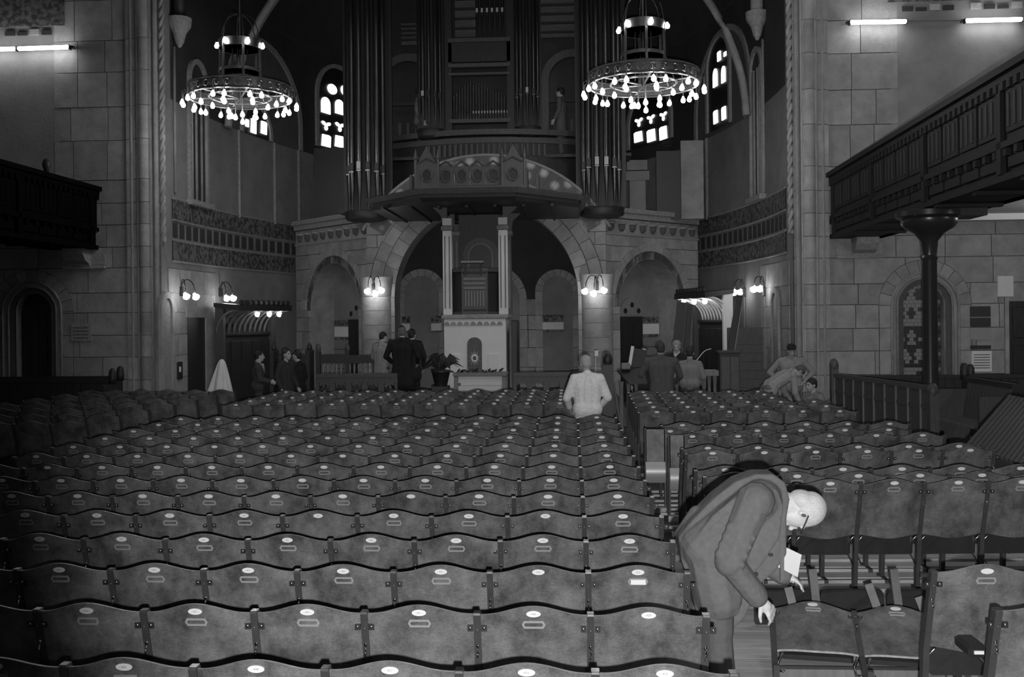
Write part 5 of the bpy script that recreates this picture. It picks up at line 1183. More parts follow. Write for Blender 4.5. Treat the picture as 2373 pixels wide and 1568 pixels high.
# choir stalls against the apse walls: panelled back, bracketed canopy with cresting, three lamps
def stall(P, Q, label, ztop, ribs_m, lamps, pm=None):
    P = Vector((*P, 0)); Q = Vector((*Q, 0)); d = (Q-P); L_ = d.length; rz = math.atan2(d.y, d.x); t = thing('choir_stall', label, 'choir stall', tuple(P), rz, 'canopied choir stalls', local=True)
    B = lambda mb, nm, m_, par=t, sm=False: mb.build(nm, m_, par, smooth=sm, local=True)
    B(MB().box((0, -0.1, 0), (L_, 0, ztop-0.75)), 'back_panel', WOOD_D); B(MB().box((0, -0.05, ztop-0.75), (L_, 0, ztop)), 'upper_back', WOOD_D)
    B(MB().box((0, -0.16, ztop-0.82), (L_, 0.0, ztop-0.74), 0.015), 'shoulder_rail', WOOD_D)
    B(MB().prism([(-0.75, ztop-0.20), (-0.75, ztop-0.06), (0, ztop), (0, ztop-0.1)], lambda a, b: (-0.05, a, b), lambda a, b: (L_+0.05, a, b)), 'canopy', WOOD_D)
    n = 10
    for k in range(n): x = L_*(k+.5)/n; B(MB().cbox((x, -0.72, ztop-0.0), (L_/n*0.5, 0.06, 0.12), 0.02), 'cresting_tooth', WOOD_D)
    for k in range(n+1):
        x = L_*k/n; pts = []
        for i in range(9): q = i/8; pts.append((x, -0.06-0.62*(1-cos(pi/2*q)), ztop-0.74+0.56*sin(pi/2*q)))
        B(MB().tube(pts, 0.032, 6), 'rib', ribs_m, sm=True)
    for x in (0.02, L_-0.02): B(MB().cbox((x, -0.14, (ztop-0.1)/2), (0.09, 0.24, ztop-0.1), 0.01), 'end_post', (pm if pm and x > 0.1 else WOOD_M))
    for x in lamps: l_ = link('lamp_shade', globe_me, t); l_.location = (x*L_, -0.62, ztop-0.27); l_.rotation_euler = (0.9, 0, 0.4); l_.scale = (.8, .8, .8)
    for k in range(5): B(MB().box((L_*k/5+0.04, -0.13, 0.2), (L_*(k+1)/5-0.04, -0.1, ztop-0.95), 0.01), 'panel', WOOD_D)
    return t
stall((-8.72, 23.98), (-8.05, 26.0), 'dark canopied choir stall along the left apse wall with three lit lamps', 2.72, WOOD_L, (0.42, 0.66, 0.86))
stall((3.45, 26.4), (3.95, 24.5), 'canopied choir stall along the right apse wall with three lit lamps', 2.92, PLASTER_L, (0.12, 0.48, 0.84), PLASTER_L)
# dark boards and cupboard near the right stall
for k, (x0, y0, x1, y1, Y, w_, lb) in enumerate(((1714, 684, 1692, 822, 22.4, 0.15, 'tall dark plank leaning by the right wall lamps'), (1580, 700, 1564, 870, 22.6, 0.2, 'dark board leaning at the left end of the right choir stall'), (1598, 705, 1586, 870, 22.8, 0.14, 'second dark board leaning before the right choir stall'))):
    a, b = at(x0, y0, Y), at(x1, y1, Y-0.4); b = b+(b-a)*((b.z)/(a.z-b.z)) if a.z > b.z else b
    t = thing('leaning_board', lb, 'board', tuple(b), group='boards leaning near the right stall')
    MB().bar(a, b, w_, 0.05, (0, 1, 0)).build('board', WOOD_D, t); MB().bar(a+Vector((w_/2, -.02, 0)), b+Vector((w_/2, -.02, 0)), 0.02, 0.06, (0, 1, 0)).build('edge_strip', WOOD_L if k == 0 else WOOD_M, t)
a, b = at(1668, 818, 20.6), at(1716, 915, 20.6)
cbn = thing('cupboard', 'dark wooden cupboard standing below the leaning plank at right', 'cupboard', ((a.x+b.x)/2, 20.6, 0))
MB().box((a.x, 20.6, 0), (b.x, 21.1, a.z), 0.01).build('body', WOOD_D, cbn); MB().box((a.x+.03, 20.58, 0.1), ((a.x+b.x)/2-.01, 20.6, a.z-.08)).build('door', WOOD_M, cbn); MB().box(((a.x+b.x)/2+.01, 20.58, 0.1), (b.x-.03, 20.6, a.z-.08)).build('door', WOOD_M, cbn); MB().box((a.x-.03, 20.55, a.z), (b.x+.03, 21.12, a.z+.04)).build('top', WOOD_D, cbn)
a, b = at(1716, 718, 23.6), at(1752, 905, 23.6)
tl_ = thing('tiled_panel', 'dark tall wooden panel against the right apse wall under the lamps', 'panel', ((a.x+b.x)/2, 23.3, 0)); MB().box((a.x-.35, 23.3, 0), (a.x+.45, 23.4, 2.0)).build('board', WOOD_M, tl_)
for k in range(9): MB().box((a.x-.35, 23.28, 0.2*k+.02), (a.x+.45, 23.3, 0.2*k+.19)).build('plank', WOOD_M, tl_)
# open choir bench and little carved bench on the right
Yb = 19.7; q = at(1432, 850, Yb)
ob = thing('reading_desk', 'tilted dark reading desk with carved legs right of the jacketed man', 'desk', tuple(at(1460, 910, Yb).to_2d())+(0,))
p1, p2, p3, p4 = at(1430, 856, Yb), at(1456, 886, Yb-.3), at(1500, 884, Yb-.3), at(1484, 852, Yb)
MB().add([p1, p2, p3, p4]+[p+Vector((0, 0, -0.04)) for p in (p1, p2, p3, p4)], [(0, 1, 2, 3), (7, 6, 5, 4), (0, 4, 5, 1), (1, 5, 6, 2), (2, 6, 7, 3), (3, 7, 4, 0)]).build('sloped_top', WOOD_D, ob)
p1, p2, p3, p4 = at(1466, 805, Yb+.1), at(1458, 850, Yb), at(1500, 850, Yb), at(1500, 812, Yb+.1)
MB().add([p1, p2, p3, p4]+[p+Vector((0, 0.05, 0)) for p in (p1, p2, p3, p4)], [(0, 1, 2, 3), (7, 6, 5, 4), (0, 4, 5, 1), (1, 5, 6, 2), (2, 6, 7, 3), (3, 7, 4, 0)]).build('back_board', WOOD_D, ob)
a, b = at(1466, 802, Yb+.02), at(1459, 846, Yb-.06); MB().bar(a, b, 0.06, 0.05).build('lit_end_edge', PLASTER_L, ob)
a = at(1450, 848, Yb-.02); MB().cbox(a, (0.17, 0.2, 0.13), 0.02).build('end_block', WOOD_L, ob)
for px in (1440, 1456, 1474): a, b = at(px, 878, Yb-.15), at(px, 912, Yb-.15); MB().lathe([(0.05, 0), (0.05, 0.08), (0.03, 0.14), (0.05, 0.3), (0.035, a.z*.8), (0.05, a.z-.05)], (a.x, a.y, 0), 8).build('leg', WOOD_L, ob, smooth='auto')
Yb = 19.6; lb_ = thing('carved_bench', 'small carved bench with baluster legs behind the boy in a light shirt', 'bench', tuple(at(1640, 900, Yb).to_2d())+(0,))
a, b = at(1622, 858, Yb), at(1664, 868, Yb); MB().box((a.x, Yb-.1, a.z-.10), (b.x, Yb+.4, a.z)).build('seat_board', WOOD_L, lb_)
for px in (1632, 1645, 1658): c = at(px, 880, Yb); MB().lathe([(0.05, 0), (0.05, 0.06), (0.03, 0.12), (0.045, 0.5), (0.03, 0.9), (0.05, a.z-.1)], (c.x, Yb+.1, 0), 8).build('leg', WOOD_L, lb_, smooth='auto')
nw_ = at(1408, 818, 15.3); np_ = thing('bench_end_post', 'tall dark round-headed bench end post right of the jacketed man', 'post', (nw_.x, 15.3, 0))
MB().box((nw_.x-.085, 15.2, 0), (nw_.x+.085, 15.38, nw_.z-.16), 0.02).build('shaft', WOOD_D, np_); MB().ell((nw_.x, 15.29, nw_.z-.10), (0.078, 0.078, 0.11), 12, 8).build('rounded_head', WOOD_D, np_, smooth=True)
MB().bar((nw_.x+.09, 15.29, nw_.z-.45), (nw_.x+.26, 15.2, 0.0), 0.03, 0.05).build('brace', WOOD_D, np_)
ms = at(1382, 814, 19.4); mst = thing('music_stand', 'thin music stand with a white sheet right of the jacketed man', 'music stand', (ms.x, 19.4, 0))
MB().tube([(ms.x-.02, 19.4, 0.05), (ms.x-.02, 19.4, ms.z-.1)], 0.010, 6).build('pole', PLASTER_L, mst); MB().box((ms.x-.035, 19.37, ms.z-.09), (ms.x+.035, 19.39, ms.z+.02)).build('white_sheet', PAPER, mst)
for k in range(3): g = 2*pi*k/3; MB().bar((ms.x-.02, 19.4, 0.2), (ms.x-.02+.22*cos(g), 19.4+.22*sin(g), 0.0), 0.015, 0.015).build('foot', IRON, mst)
a, b, c, d = at(1610, 838, 19.3), at(1624, 828, 19.4), at(1626, 810, 19.6), at(1648, 808, 19.7)
pts = [(1-q)**3*a+3*(1-q)**2*q*b+3*(1-q)*q*q*c+q**3*d for q in [i/14 for i in range(15)]]
pts = [Vector((a.x-.02, a.y+.05, 0.0)), Vector((a.x-.03, a.y+.03, a.z*.5))]+pts
tag(MB().tube(pts, 0.008, 6).build('cable', PAPER, None, smooth=True), 'thin white cable curling up beside the boy in a light shirt', 'cable')
sw = thing('switch_panel', 'small switch panel with a white button on the left apse wall', 'switch', tuple(at(418, 858, 22.2))); q = Vector(ELF(22.3, 1.15, 0.03)); MB().cbox(q, (0.05, 0.25, 0.4)).build('box', WOOD_D, sw); MB().cbox(q+Vector((.03, -.05, .03)), (0.03, 0.06, 0.12)).build('button', PAPER, sw)
# ================================================================== PEOPLE
HAIRM = {}
def cloth(v): return mat('cloth_%d' % int(v*1000), v, 0.9, var=0.18, scale=22, bump=0.35, bscale=26)
def hairm(v): return mat('hair_%d' % int(v*1000), v, 0.6, var=0.4, scale=40, stretch=(1, 1, 3), bump=0.4, bscale=90)
def hand(mb, wrist, d, palm, side, curl=0.5, k=1.0):
    """palm, four unequal curled fingers and a thumb; d = pointing direction, palm = direction the palm faces"""
    w_ = Vector(wrist); d = Vector(d).normalized(); n = Vector(palm); n = (n-d*n.dot(d)).normalized(); s = d.cross(n)*side
    mb.cap(w_, w_+d*0.05*k, 0.026*k, 0.030*k); 
    for q in (-0.022, 0.0, 0.022): mb.cap(w_+d*0.02*k+s*q*k*.7, w_+d*0.085*k+s*q*k, 0.017*k, 0.014*k)
    for i, (o, L_) in enumerate(((0.033, 0.070), (0.011, 0.080), (-0.011, 0.074), (-0.032, 0.058))):
        a = w_+d*0.085*k+s*o*k; c1, c2 = curl*0.8, curl*1.9
        b = a+(d*cos(c1)+n*sin(c1))*L_*0.55*k; c = b+(d*cos(c2)+n*sin(c2))*L_*0.5*k
        mb.cap(a, b, 0.0105*k, 0.0095*k, 8); mb.cap(b, c, 0.0095*k, 0.008*k, 8)
    a = w_+d*0.03*k+s*0.03*k; b = a+(d*0.6+s*0.7+n*0.35).normalized()*0.042*k; c = b+(d*0.8+s*0.1+n*0.5).normalized()*0.035*k
    mb.cap(a, b, 0.014*k, 0.0115*k, 8); mb.cap(b, c, 0.0115*k, 0.009*k, 8)
def head(mb, X):
    """X maps head-space (face towards +Y, origin at head centre) to figure space"""
    R3 = X.to_3x3()
    E = lambda c, r, n=14, m=10: mb.ell(X @ Vector(c), r, n, m, R3)
    C = lambda a, b, r0, r1: mb.cap(X @ Vector(a), X @ Vector(b), r0, r1, 8)
    E((0, -0.012, 0.03), (0.076, 0.095, 0.088)); E((0, 0.035, -0.02), (0.060, 0.062, 0.088)); E((0, 0.058, -0.082), (0.034, 0.030, 0.026))
    C((0, 0.088, 0.02), (0, 0.112, -0.022), 0.010, 0.015); C((-.035, 0.082, 0.03), (.035, 0.082, 0.03), 0.012, 0.012)
    C((-.02, 0.092, -0.052), (.02, 0.092, -0.052), 0.008, 0.008)
    for s in (-1, 1): mb.ell(X @ Vector((s*0.078, -0.005, -0.005)), (0.010, 0.018, 0.031), 8, 6, R3)
    C((0, -0.02, -0.04), (0, -0.03, -0.15), 0.056, 0.058)
def eyes(par, X, hv):
    e = MB()
    for s in (-1, 1): e.ell(X @ Vector((s*0.030, 0.088, 0.012)), (0.011, 0.008, 0.007), 8, 6, X.to_3x3())
    e.build('eyes', INK, par, True, local=True)
    b = MB()
    for s in (-1, 1): b.cap(X @ Vector((s*0.016, 0.096, 0.036)), X @ Vector((s*0.046, 0.086, 0.036)), 0.006, 0.004, 6)
    b.build('eyebrows', hairm(hv), par, True, local=True)
def figure(label, loc, rz, H=1.74, coat=0.1, coat_len=0.85, trous=0.05, hair=0.03, pitch=0.0, hyaw=0.0, nod=0.0, arms=None, wide=1.0, collar=None, cap=None, crouch=0.0, hairlen=0.0, skin=None, bare=False):
    k = H/1.74; t = thing('person', label, 'person', loc, rz, local=True)
    Hp = Vector((0, 0, 0.92-crouch)); Rp = Matrix.Rotation(-pitch, 3, 'X')
    T = lambda p: (Hp+Rp @ (Vector(p)-Vector((0, 0, 0.92))))*k
    S = lambda p: Vector(p)*k
    neck = (0, -0.005, 1.47)
    X = Matrix.Translation(T(neck)) @ (Rp @ Matrix.Rotation(hyaw, 3, 'Z') @ Matrix.Rotation(-nod, 3, 'X')).to_4x4() @ Matrix.Translation((0, 0.03*k, 0.145*k)) @ Matrix.Scale(k, 4)
    kn = [Vector((s*0.11, 0.02+crouch*0.75, 0.50-crouch*0.1)) for s in (-1, 1)]; an = [Vector((s*0.12, -0.03, 0.08)) for s in (-1, 1)]
    hips = [Vector((s*0.09, 0, 0.90-crouch)) for s in (-1, 1)]
    arms = arms or {}
    el, wr = [], []
    for i, s in enumerate((-1, 1)):
        a = arms.get(s, ((s*0.27, -0.03, 1.14), (s*0.27, 0.10, 0.90)))
        rel = not arms.get('abs')
        el.append(T(a[0]) if rel else S(a[0])); wr.append(T(a[1]) if rel else S(a[1]))
    sh = [T((s*0.185*wide, -0.005, 1.40)) for s in (-1, 1)]
    b = MB(); head(b, X)
    b.cap(T((0, 0, 0.98)), T((0, 0, 1.28)), 0.11*k, 0.11*k)
    b.cap(sh[0], sh[1], 0.06*k, 0.06*k)
    for i, s in enumerate((-1, 1)):
        b.cap(sh[i], el[i], 0.05*k, 0.042*k); b.cap(el[i], wr[i], 0.041*k, 0.028*k)
        d = (wr[i]-el[i]).normalized(); hand(b, wr[i]+d*0.01, d, Vector((-s*0.8, 0.3, -0.2)), s, 0.45, k)
        b.cap(S(hips[i]), S(kn[i]), 0.085*k, 0.055*k); b.cap(S(kn[i]), S(an[i]), 0.052*k, 0.036*k); b.cap(S(an[i]), S(an[i]+Vector((0.0, 0.14, -0.045))), 0.038*k, 0.032*k)
    body = blob('body', b, skin or SKIN, t, 0.0105*k, 2); eyes(t, X, max(hair, .03))
    hb = MB(); hb.ell(X @ Vector((0, -0.022, 0.045)), (0.087*k, 0.099*k, 0.088*k), 14, 10, X.to_3x3()); hb.ell(X @ Vector((0, -0.055, 0.0-hairlen/2)), (0.078*k, 0.058*k, (0.07+hairlen/2)*k), 12, 8, X.to_3x3())
    blob('hair', hb, hairm(hair), t, 0.011*k, 2)
    if cap is not None:
        c = MB(); c.ell(X @ Vector((0, -0.01, 0.085)), (0.095*k, 0.11*k, 0.06*k), 14, 8, X.to_3x3()); c.cap(X @ Vector((-.05, .09, .075)), X @ Vector((.05, .09, .075)), .02*k, .02*k); blob('cap', c, cloth(cap), t, 0.011*k, 1)
    c = MB(); w_ = wide
    for s in (-1, 1):
        c.cap(T((s*0.075*w_, 0, 1.02)), T((s*0.10*w_, -0.005, 1.30)), 0.125*k, 0.115*k)
    c.cap(T((0, 0, 0.98)), T((0, -0.005, 1.30)), 0.14*k, 0.135*k); c.cap(sh[0]+Vector((0, 0, -.02*k)), sh[1]+Vector((0, 0, -.02*k)), 0.078*k, 0.078*k); c.cap(T((0, -0.01, 1.445)), sh[0], 0.065*k, 0.07*k); c.cap(T((0, -0.01, 1.445)), sh[1], 0.065*k, 0.07*k); c.cap(T((0, -0.01, 1.38)), T((0, -0.02, 1.47)), 0.10*k, 0.066*k)
    for i in (0, 1):
        c.cap(sh[i], el[i], 0.075*k, 0.064*k); c.cap(el[i], wr[i]+(el[i]-wr[i])*0.12, 0.062*k, 0.048*k)
    if coat_len < 0.95 and not crouch:
        if pitch < .6: c.cap(T((0, 0, 1.0)), S((0, -0.01, max(coat_len, 0.3)+0.1)), 0.14*k, 0.15*k)
        for s in (-1, 1):
            c.cap(T((s*0.07*w_, 0, 1.0)), S((s*0.085*w_, -0.01, max(coat_len, 0.3)+0.1)) if pitch < .6 else S((s*.08, -0.08, coat_len+.1)), 0.13*k, 0.135*k*min(w_, 1.1))
    co = blob('coat', c, cloth(coat), t, 0.013*k, 4)
    if collar is not None:
        q = MB(); q.cap(T((0, -0.005, 1.455)), T((0, 0.0, 1.50)), 0.072*k, 0.068*k); q.cap(T((0, 0.095, 1.44)), T((0, 0.125, 1.28)), 0.03*k, 0.012*k); blob('shirt_collar', q, cloth(collar), t, 0.01*k, 1)
        q = MB(); q.cap(T((0, 0.125, 1.43)), T((0, 0.14, 1.26)), 0.014*k, 0.016*k); q.build('tie', INK, t, True, local=True)
    r = MB()
    for i in (0, 1):
        r.cap(S(hips[i]), S(kn[i]), 0.105*k, 0.08*k); r.cap(S(kn[i]), S(an[i]), 0.078*k, 0.066*k)
    r.cap(S(hips[0]), S(hips[1]), 0.11*k, 0.11*k); r.cap(S(hips[0]), T((0, 0, 1.0)), 0.11*k, 0.11*k)
    blob('trousers', r, cloth(trous), t, 0.014*k, 3)
    for i in (0, 1):
        f = MB(); f.cap(S(an[i]+Vector((0, -.02, -.035))), S(an[i]+Vector((0, 0.17, -0.045))), 0.045*k, 0.035*k); blob('shoe', f, IRON, t, 0.012*k, 1)
    return t
def put(px, ptop, Y, H, zf=0.0): q = at(px, ptop, Y); return (q.x, Y, zf)
def hgt(px, ptop, Y, zf=0.0): return (at(px, ptop, Y).z-zf-0.0)/1.742*1.74
def fig(label, px, ptop, Y, rz, zf=0.0, **k): return figure(label, put(px, ptop, Y, 1, zf), rz, hgt(px, ptop, Y, zf), **k)
front = {-1: ((-0.27, 0.03, 1.14), (-0.17, 0.24, 1.08)), 1: ((0.27, 0.03, 1.14), (0.17, 0.24, 1.08))}
fig('man in light jacket and pale trousers standing back turned in the cross aisle', 1360, 822, 14.35, 0.12, coat=0.9, coat_len=0.86, trous=0.9, hair=0.5, arms={-1: ((-0.30, 0.0, 1.12), (-0.24, 0.17, 0.96)), 1: ((0.30, 0.0, 1.12), (0.22, 0.2, 0.98))}, hyaw=0.45, nod=0.15, wide=1.02)
fig('dark-haired man in a light coat standing on the platform left of the pulpit', 884, 768, 21.7, -0.5, 0.34, coat=0.30, coat_len=0.48, trous=0.05, hair=0.02, arms=front, hyaw=-.3, nod=.2)
fig('grey-haired man in a long dark coat, back turned, on the platform beside the pulpit', 932, 757, 21.0, -0.2, 0.34, coat=0.012, coat_len=0.45, trous=0.012, hair=0.14, wide=1.35, hyaw=.5, arms={-1: ((-0.36, -0.02, 1.12), (-0.28, 0.16, 0.98)), 1: ((0.36, -0.02, 1.12), (0.28, 0.16, 0.98))}, nod=.15)
fig('dark-haired man in dark clothes half hidden behind the long dark coat', 954, 764, 21.6, 0.3, 0.34, coat=0.015, coat_len=0.6, trous=0.015, hair=0.02, hyaw=-.6)
fig('man in a dark sweater and white collar facing right near the left stall', 598, 812, 19.85, -pi/2+.3, coat=0.05, coat_len=0.9, trous=0.05, hair=0.015, collar=0.4, arms=front, hyaw=.3, wide=1.3)
fig('person in a dark coat with dark hair facing right beside the dark bench at left', 662, 808, 20.2, -pi/2-.4, coat=0.035, coat_len=0.5, trous=0.1, hair=0.03, hairlen=0.08)
fig('person in black clothes facing left beside the dark bench at left', 690, 813, 20.9, pi/2-.3, coat=0.012, coat_len=0.8, trous=0.012, hair=0.02, wide=1.1)
fig('broad man in a dark grey overcoat, back turned, at the right choir benches', 1532, 793, 18.8, 0.1, coat=0.10, coat_len=0.35, trous=0.06, hair=0.05, wide=1.4, pitch=0.1, arms={-1: ((-0.36, 0.05, 1.15), (-0.30, 0.3, 1.15)), 1: ((0.36, 0.05, 1.12), (0.28, 0.24, 1.0))})
fig('grey-haired man in a dark suit with white collar and tie leaning in at right', 1568, 787, 20.1, pi-.5, coat=0.02, coat_len=0.8, trous=0.02, hair=0.30, collar=0.7, nod=.2, hyaw=.3)
fig('boy in a light shirt and dark trousers, back turned, by the carved bench', 1598, 804, 19.35, -0.2, coat=0.23, coat_len=0.92, trous=0.06, hair=0.03)
fig('man half hidden behind the tilted reading desk at right', 1492, 802, 20.5, pi, coat=0.03, coat_len=0.8, trous=0.03, hair=0.03)
fig('dark-haired man in a pale jacket standing, hands at hips, against the right pier', 1833, 796, 19.9, pi-.1, coat=0.27, coat_len=0.8, trous=0.1, hair=0.015, cap=0.015, nod=.35, wide=1.15, arms={-1: ((-0.42, -0.02, 1.16), (-0.24, 0.10, 0.98)), 1: ((0.42, -0.02, 1.16), (0.24, 0.10, 0.98))})
q = at(1782, 905, 18.8)
figure('man in a pale coat bent double searching the right seats near the pier', (q.x-0.02, 18.8, 0), -pi/2+.2, 1.74, coat=0.33, coat_len=0.55, trous=0.15, hair=0.10, pitch=1.02, nod=0.35, wide=1.2, arms={'abs': 1, -1: ((-0.25, 0.42, 0.84), (-0.2, 0.55, 0.60)), 1: ((0.25, 0.42, 0.84), (0.2, 0.55, 0.60))})
q = at(1884, 880, 18.1)
figure('man crouching low behind the seats beside the slatted aisle screen', (q.x, 18.1, 0), pi/2+.5, 1.74, coat=0.22, coat_len=0.9, trous=0.1, hair=0.02, crouch=0.60, nod=.1)
MB().box((-5.9, 25.75, 6.42), (1.6, 26.75, 6.5)).build('loft_walkway', WOOD_D, og)
fig('person in a light sleeved shirt half hidden behind the left small organ tower', 972, 203, 26.1, -pi/2, 6.5, coat=0.16, coat_len=0.8, trous=0.05, hair=0.03)
fig('person in a pale smock standing in the right arch of the organ loft', 1300, 203, 26.05, pi/2-.3, 6.5, coat=0.11, coat_len=0.45, trous=0.1, hair=0.02)

# ---- the man in the foreground, bent over the tipped seats (world space; he faces +X)
YM = 5.7
def mp(px, py, dy=0.0): return at(px, py, YM+dy)
man = thing('person', 'white-haired man with glasses in a grey overcoat bending over the tipped seats', 'person', (1.0, YM, 0.0)); OM = ORG[man.name]
hc_ = mp(1856, 1183); GR = Matrix.Rotation
# head frame: +Y of head space = face direction (down, slightly forward), +Z = crown (to the right and a little down-away)
fdir = Vector((-0.30, 0.10, -0.95)).normalized(); crown = Vector((0.955, -0.02, -0.10)); crown = (crown-fdir*crown.dot(fdir)).normalized(); sd_ = fdir.cross(crown)
XM = Matrix(((sd_.x, fdir.x, crown.x, hc_.x), (sd_.y, fdir.y, crown.y, hc_.y), (sd_.z, fdir.z, crown.z, hc_.z), (0, 0, 0, 1))) @ Matrix.Scale(1.02, 4)
b = MB(); head(b, XM)
nk = mp(1800, 1165); b.cap(XM @ Vector((0, -0.02, -0.05)), nk, 0.06, 0.068)
ch = mp(1770, 1150); hp = mp(1640, 1270)
b.cap(ch, hp, 0.13, 0.14)
shl = [mp(1745, 1165, -0.20), mp(1760, 1160, 0.20)]; elb = [mp(1690, 1300, -0.27), mp(1760, 1290, 0.27)]; wri = [mp(1757, 1385, -0.22), mp(1812, 1330, 0.24)]
b.cap(shl[0], shl[1], 0.07, 0.07)
for i in (0, 1): b.cap(shl[i], elb[i], 0.055, 0.046); b.cap(elb[i], wri[i], 0.045, 0.032)
hd = mp(1798, 1428, -0.20)-wri[0]; hand(b, wri[0]+hd.normalized()*0.005, hd, Vector((0.25, 0.5, -0.8)), -1, 0.55, 1.12)
hand(b, wri[1], Vector((0.8, -0.1, -0.3)), Vector((0, 0, -1)), 1, 0.5, 1.0)
hips_ = [mp(1660, 1300, -0.10), mp(1655, 1300, 0.10)]; kne = [Vector((0.80, YM-0.11, 0.50)), Vector((0.74, YM+0.12, 0.50))]; ank = [Vector((0.83, YM-0.12, 0.08)), Vector((0.70, YM+0.14, 0.08))]
for i in (0, 1): b.cap(hips_[i], kne[i], 0.09, 0.06); b.cap(kne[i], ank[i], 0.055, 0.04); b.cap(ank[i], ank[i]+Vector((0.15, 0, -0.045)), 0.04, 0.032)
MSKIN = mat('pale_skin', 0.75, 0.55, var=0.08, scale=14, bump=0.12, bscale=40)
blob('body', b, MSKIN, man, 0.0075, 3, local=False)
e = MB()
for s in (-1, 1): e.ell(XM @ Vector((s*0.030, 0.088, 0.012)), (0.011, 0.008, 0.007), 8, 6, XM.to_3x3())
e.build('eyes', INK, man, True)
hb = MB(); hb.ell(XM @ Vector((0, -0.026, 0.042)), (0.086, 0.098, 0.090), 18, 12, XM.to_3x3()); hb.ell(XM @ Vector((0, -0.062, -0.01)), (0.078, 0.055, 0.075), 14, 10, XM.to_3x3())
HW = mat('white_hair', 0.85, 0.6, var=0.22, scale=30, stretch=(1, 6, 6), bump=0.5, bscale=70)
blob('hair', hb, HW, man, 0.007, 2, local=False)
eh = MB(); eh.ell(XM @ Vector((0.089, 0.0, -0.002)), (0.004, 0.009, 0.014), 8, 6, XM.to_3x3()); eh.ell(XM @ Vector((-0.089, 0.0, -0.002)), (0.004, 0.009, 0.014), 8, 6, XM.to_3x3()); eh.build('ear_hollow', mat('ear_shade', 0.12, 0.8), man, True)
gm = MB()
for s in (-1, 1):
    gm.tube([XM @ Vector((s*0.090, -0.006, 0.022)), XM @ Vector((s*0.088, 0.04, 0.020)), XM @ Vector((s*0.075, 0.103, 0.018))], 0.0042, 6)
    gm.tube([XM @ Vector((s*0.038+0.030*cos(2*pi*i/16), 0.108, 0.010+0.024*sin(2*pi*i/16))) for i in range(16)], 0.0036, 6, True)
gm.tube([XM @ Vector((-.009, .112, .015)), XM @ Vector((.009, .112, .015))], 0.0035, 6)
gl_ = gm.build('glasses', INK, man, True)
cl = MB()
ctr = nk+(ch-nk)*-0.02; ax = (XM @ Vector((0, -0.02, -0.05))-nk).normalized(); u_ = ax.cross(Vector((0, 1, 0))).normalized(); v_ = ax.cross(u_)
ring = lambda r, o: [ctr+ax*o+(u_*cos(2*pi*i/20)+v_*sin(2*pi*i/20))*r for i in range(20)]
A, B2, C2 = ring(0.085, -0.015), ring(0.075, 0.045), ring(0.068, 0.045)
cl.add(A+B2+C2, [(i, (i+1) % 20, 20+(i+1) % 20, 20+i) for i in range(20)]+[(20+i, 20+(i+1) % 20, 40+(i+1) % 20, 40+i) for i in range(20)]); cl.build('shirt_collar', PAPER, man, True)
# overcoat: side profile of the bent back and the hanging front, rounded out sideways
c = MB()
def prof(pts, h0, h1):
    w3 = [mp(x, y) for x, y in pts]; c.add([p+Vector((0, -h0, 0)) for p in w3]+[p+Vector((0, h1, 0)) for p in w3], [tuple(range(len(pts)))[::-1], tuple(range(len(pts), 2*len(pts)))]+[(i, (i+1) % len(pts), len(pts)+(i+1) % len(pts), len(pts)+i) for i in range(len(pts))])
outer = [(1568, 1236), (1600, 1196), (1650, 1146), (1700, 1108), (1745, 1092), (1785, 1092), (1812, 1112), (1822, 1150), (1815, 1190), (1815, 1275), (1790, 1312), (1752, 1345), (1728, 1400), (1716, 1425), (1690, 1446), (1648, 1468), (1625, 1440), (1607, 1402), (1596, 1350), (1575, 1290)]
prof(outer, 0.10, 0.10)
inner = [(1590, 1245), (1640, 1180), (1700, 1130), (1750, 1115), (1785, 1120), (1800, 1160), (1790, 1230), (1750, 1290), (1712, 1330), (1700, 1400), (1640, 1425), (1618, 1380), (1600, 1310)]
prof(inner, 0.19, 0.19)
for s in (-1, 1):
    c.cap(mp(1640, 1262, s*0.09), mp(1760, 1160, s*0.11), 0.155, 0.125); c.cap(mp(1645, 1275, s*.10), mp(1665, 1385, s*.12), 0.15, 0.13)
c.cap(mp(1752, 1160, -0.19), mp(1757, 1160, 0.19), 0.11, 0.11)
c.cap(mp(1572, 1235, 0.05), mp(1615, 1190, 0.03), 0.025, 0.05)
blob('coat', c, mat('grey_overcoat', 0.165, 0.92, var=0.16, scale=30, bump=0.9, bscale=7), man, 0.0085, 6, local=False)
slv = MB()
slv.cap(shl[0]+Vector((0, 0.0, 0.0)), elb[0], 0.105, 0.084); slv.cap(elb[0], wri[0]+(elb[0]-wri[0])*0.06, 0.082, 0.064)
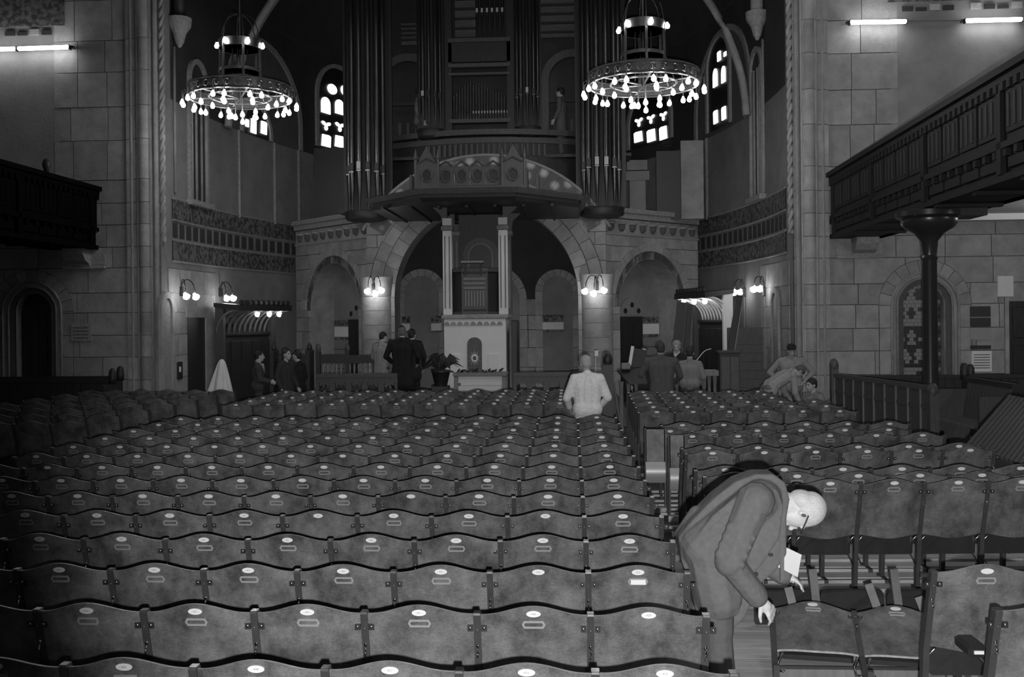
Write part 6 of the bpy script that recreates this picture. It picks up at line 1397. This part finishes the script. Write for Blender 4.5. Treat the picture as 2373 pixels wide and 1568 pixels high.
for q in (0.15, 0.3, 0.45, 0.6): p = shl[0].lerp(elb[0], q+.35); slv.cap(p+Vector((-.06, -.03, .03)), p+Vector((.05, -.06, -.02)), 0.03, 0.02)
blob('sleeve', slv, MAT['grey_overcoat'], man, 0.008, 4, local=False)
slv = MB(); slv.cap(shl[1], elb[1], 0.11, 0.085); slv.cap(elb[1], wri[1], 0.082, 0.062); blob('sleeve', slv, MAT['grey_overcoat'], man, 0.009, 4, local=False)
lap = MB(); lap.prism([(1809, 1170), (1818, 1180), (1817, 1345), (1808, 1348)], lambda a, b: mp(a, b, -0.13), lambda a, b: mp(a, b, -0.10)); lap.build('coat_facing', MAT['grey_overcoat'], man)
bu = MB(); bu.ell(mp(1786, 1285, -0.115), (0.014, 0.006, 0.010), 10, 6); bu.ell(mp(1753, 1330, -0.20), (0.010, 0.006, 0.010), 10, 6); bu.build('button', INK, man, True)
tr = MB()
for i in (0, 1): tr.cap(hips_[i], kne[i], 0.115, 0.088); tr.cap(kne[i], ank[i]+Vector((0, 0, 0.03)), 0.085, 0.078)
blob('trousers', tr, mat('grey_trousers', 0.13, 0.9, var=0.15, scale=30, bump=0.4, bscale=12), man, 0.011, 4, local=False)
for i in (0, 1):
    f_ = MB(); f_.cap(ank[i]+Vector((-.04, 0, -.03)), ank[i]+Vector((0.19, 0, -0.04)), 0.05, 0.038); blob('shoe', f_, IRON, man, 0.011, 1, local=False)
pa = thing('paper_sheet', 'folded white paper sheet held by the bending man', 'paper', tuple(mp(1835, 1300, 0.10)))
pb = MB(); g4 = [mp(1798, 1258, 0.16), mp(1857, 1284, 0.14), mp(1846, 1334, 0.10), mp(1793, 1308, 0.14)]; n_ = Vector((0.0, 0.004, 0.0))
def pf(u, v): p = (g4[0]*(1-u)+g4[1]*u)*(1-v)+(g4[3]*(1-u)+g4[2]*u)*v; return p+Vector((0, 0.012*sin(pi*u*1.3)-0.02*v*v, 0))
pb.grid(pf, 8, 8); pb.build('sheet', PAPER, pa, True)
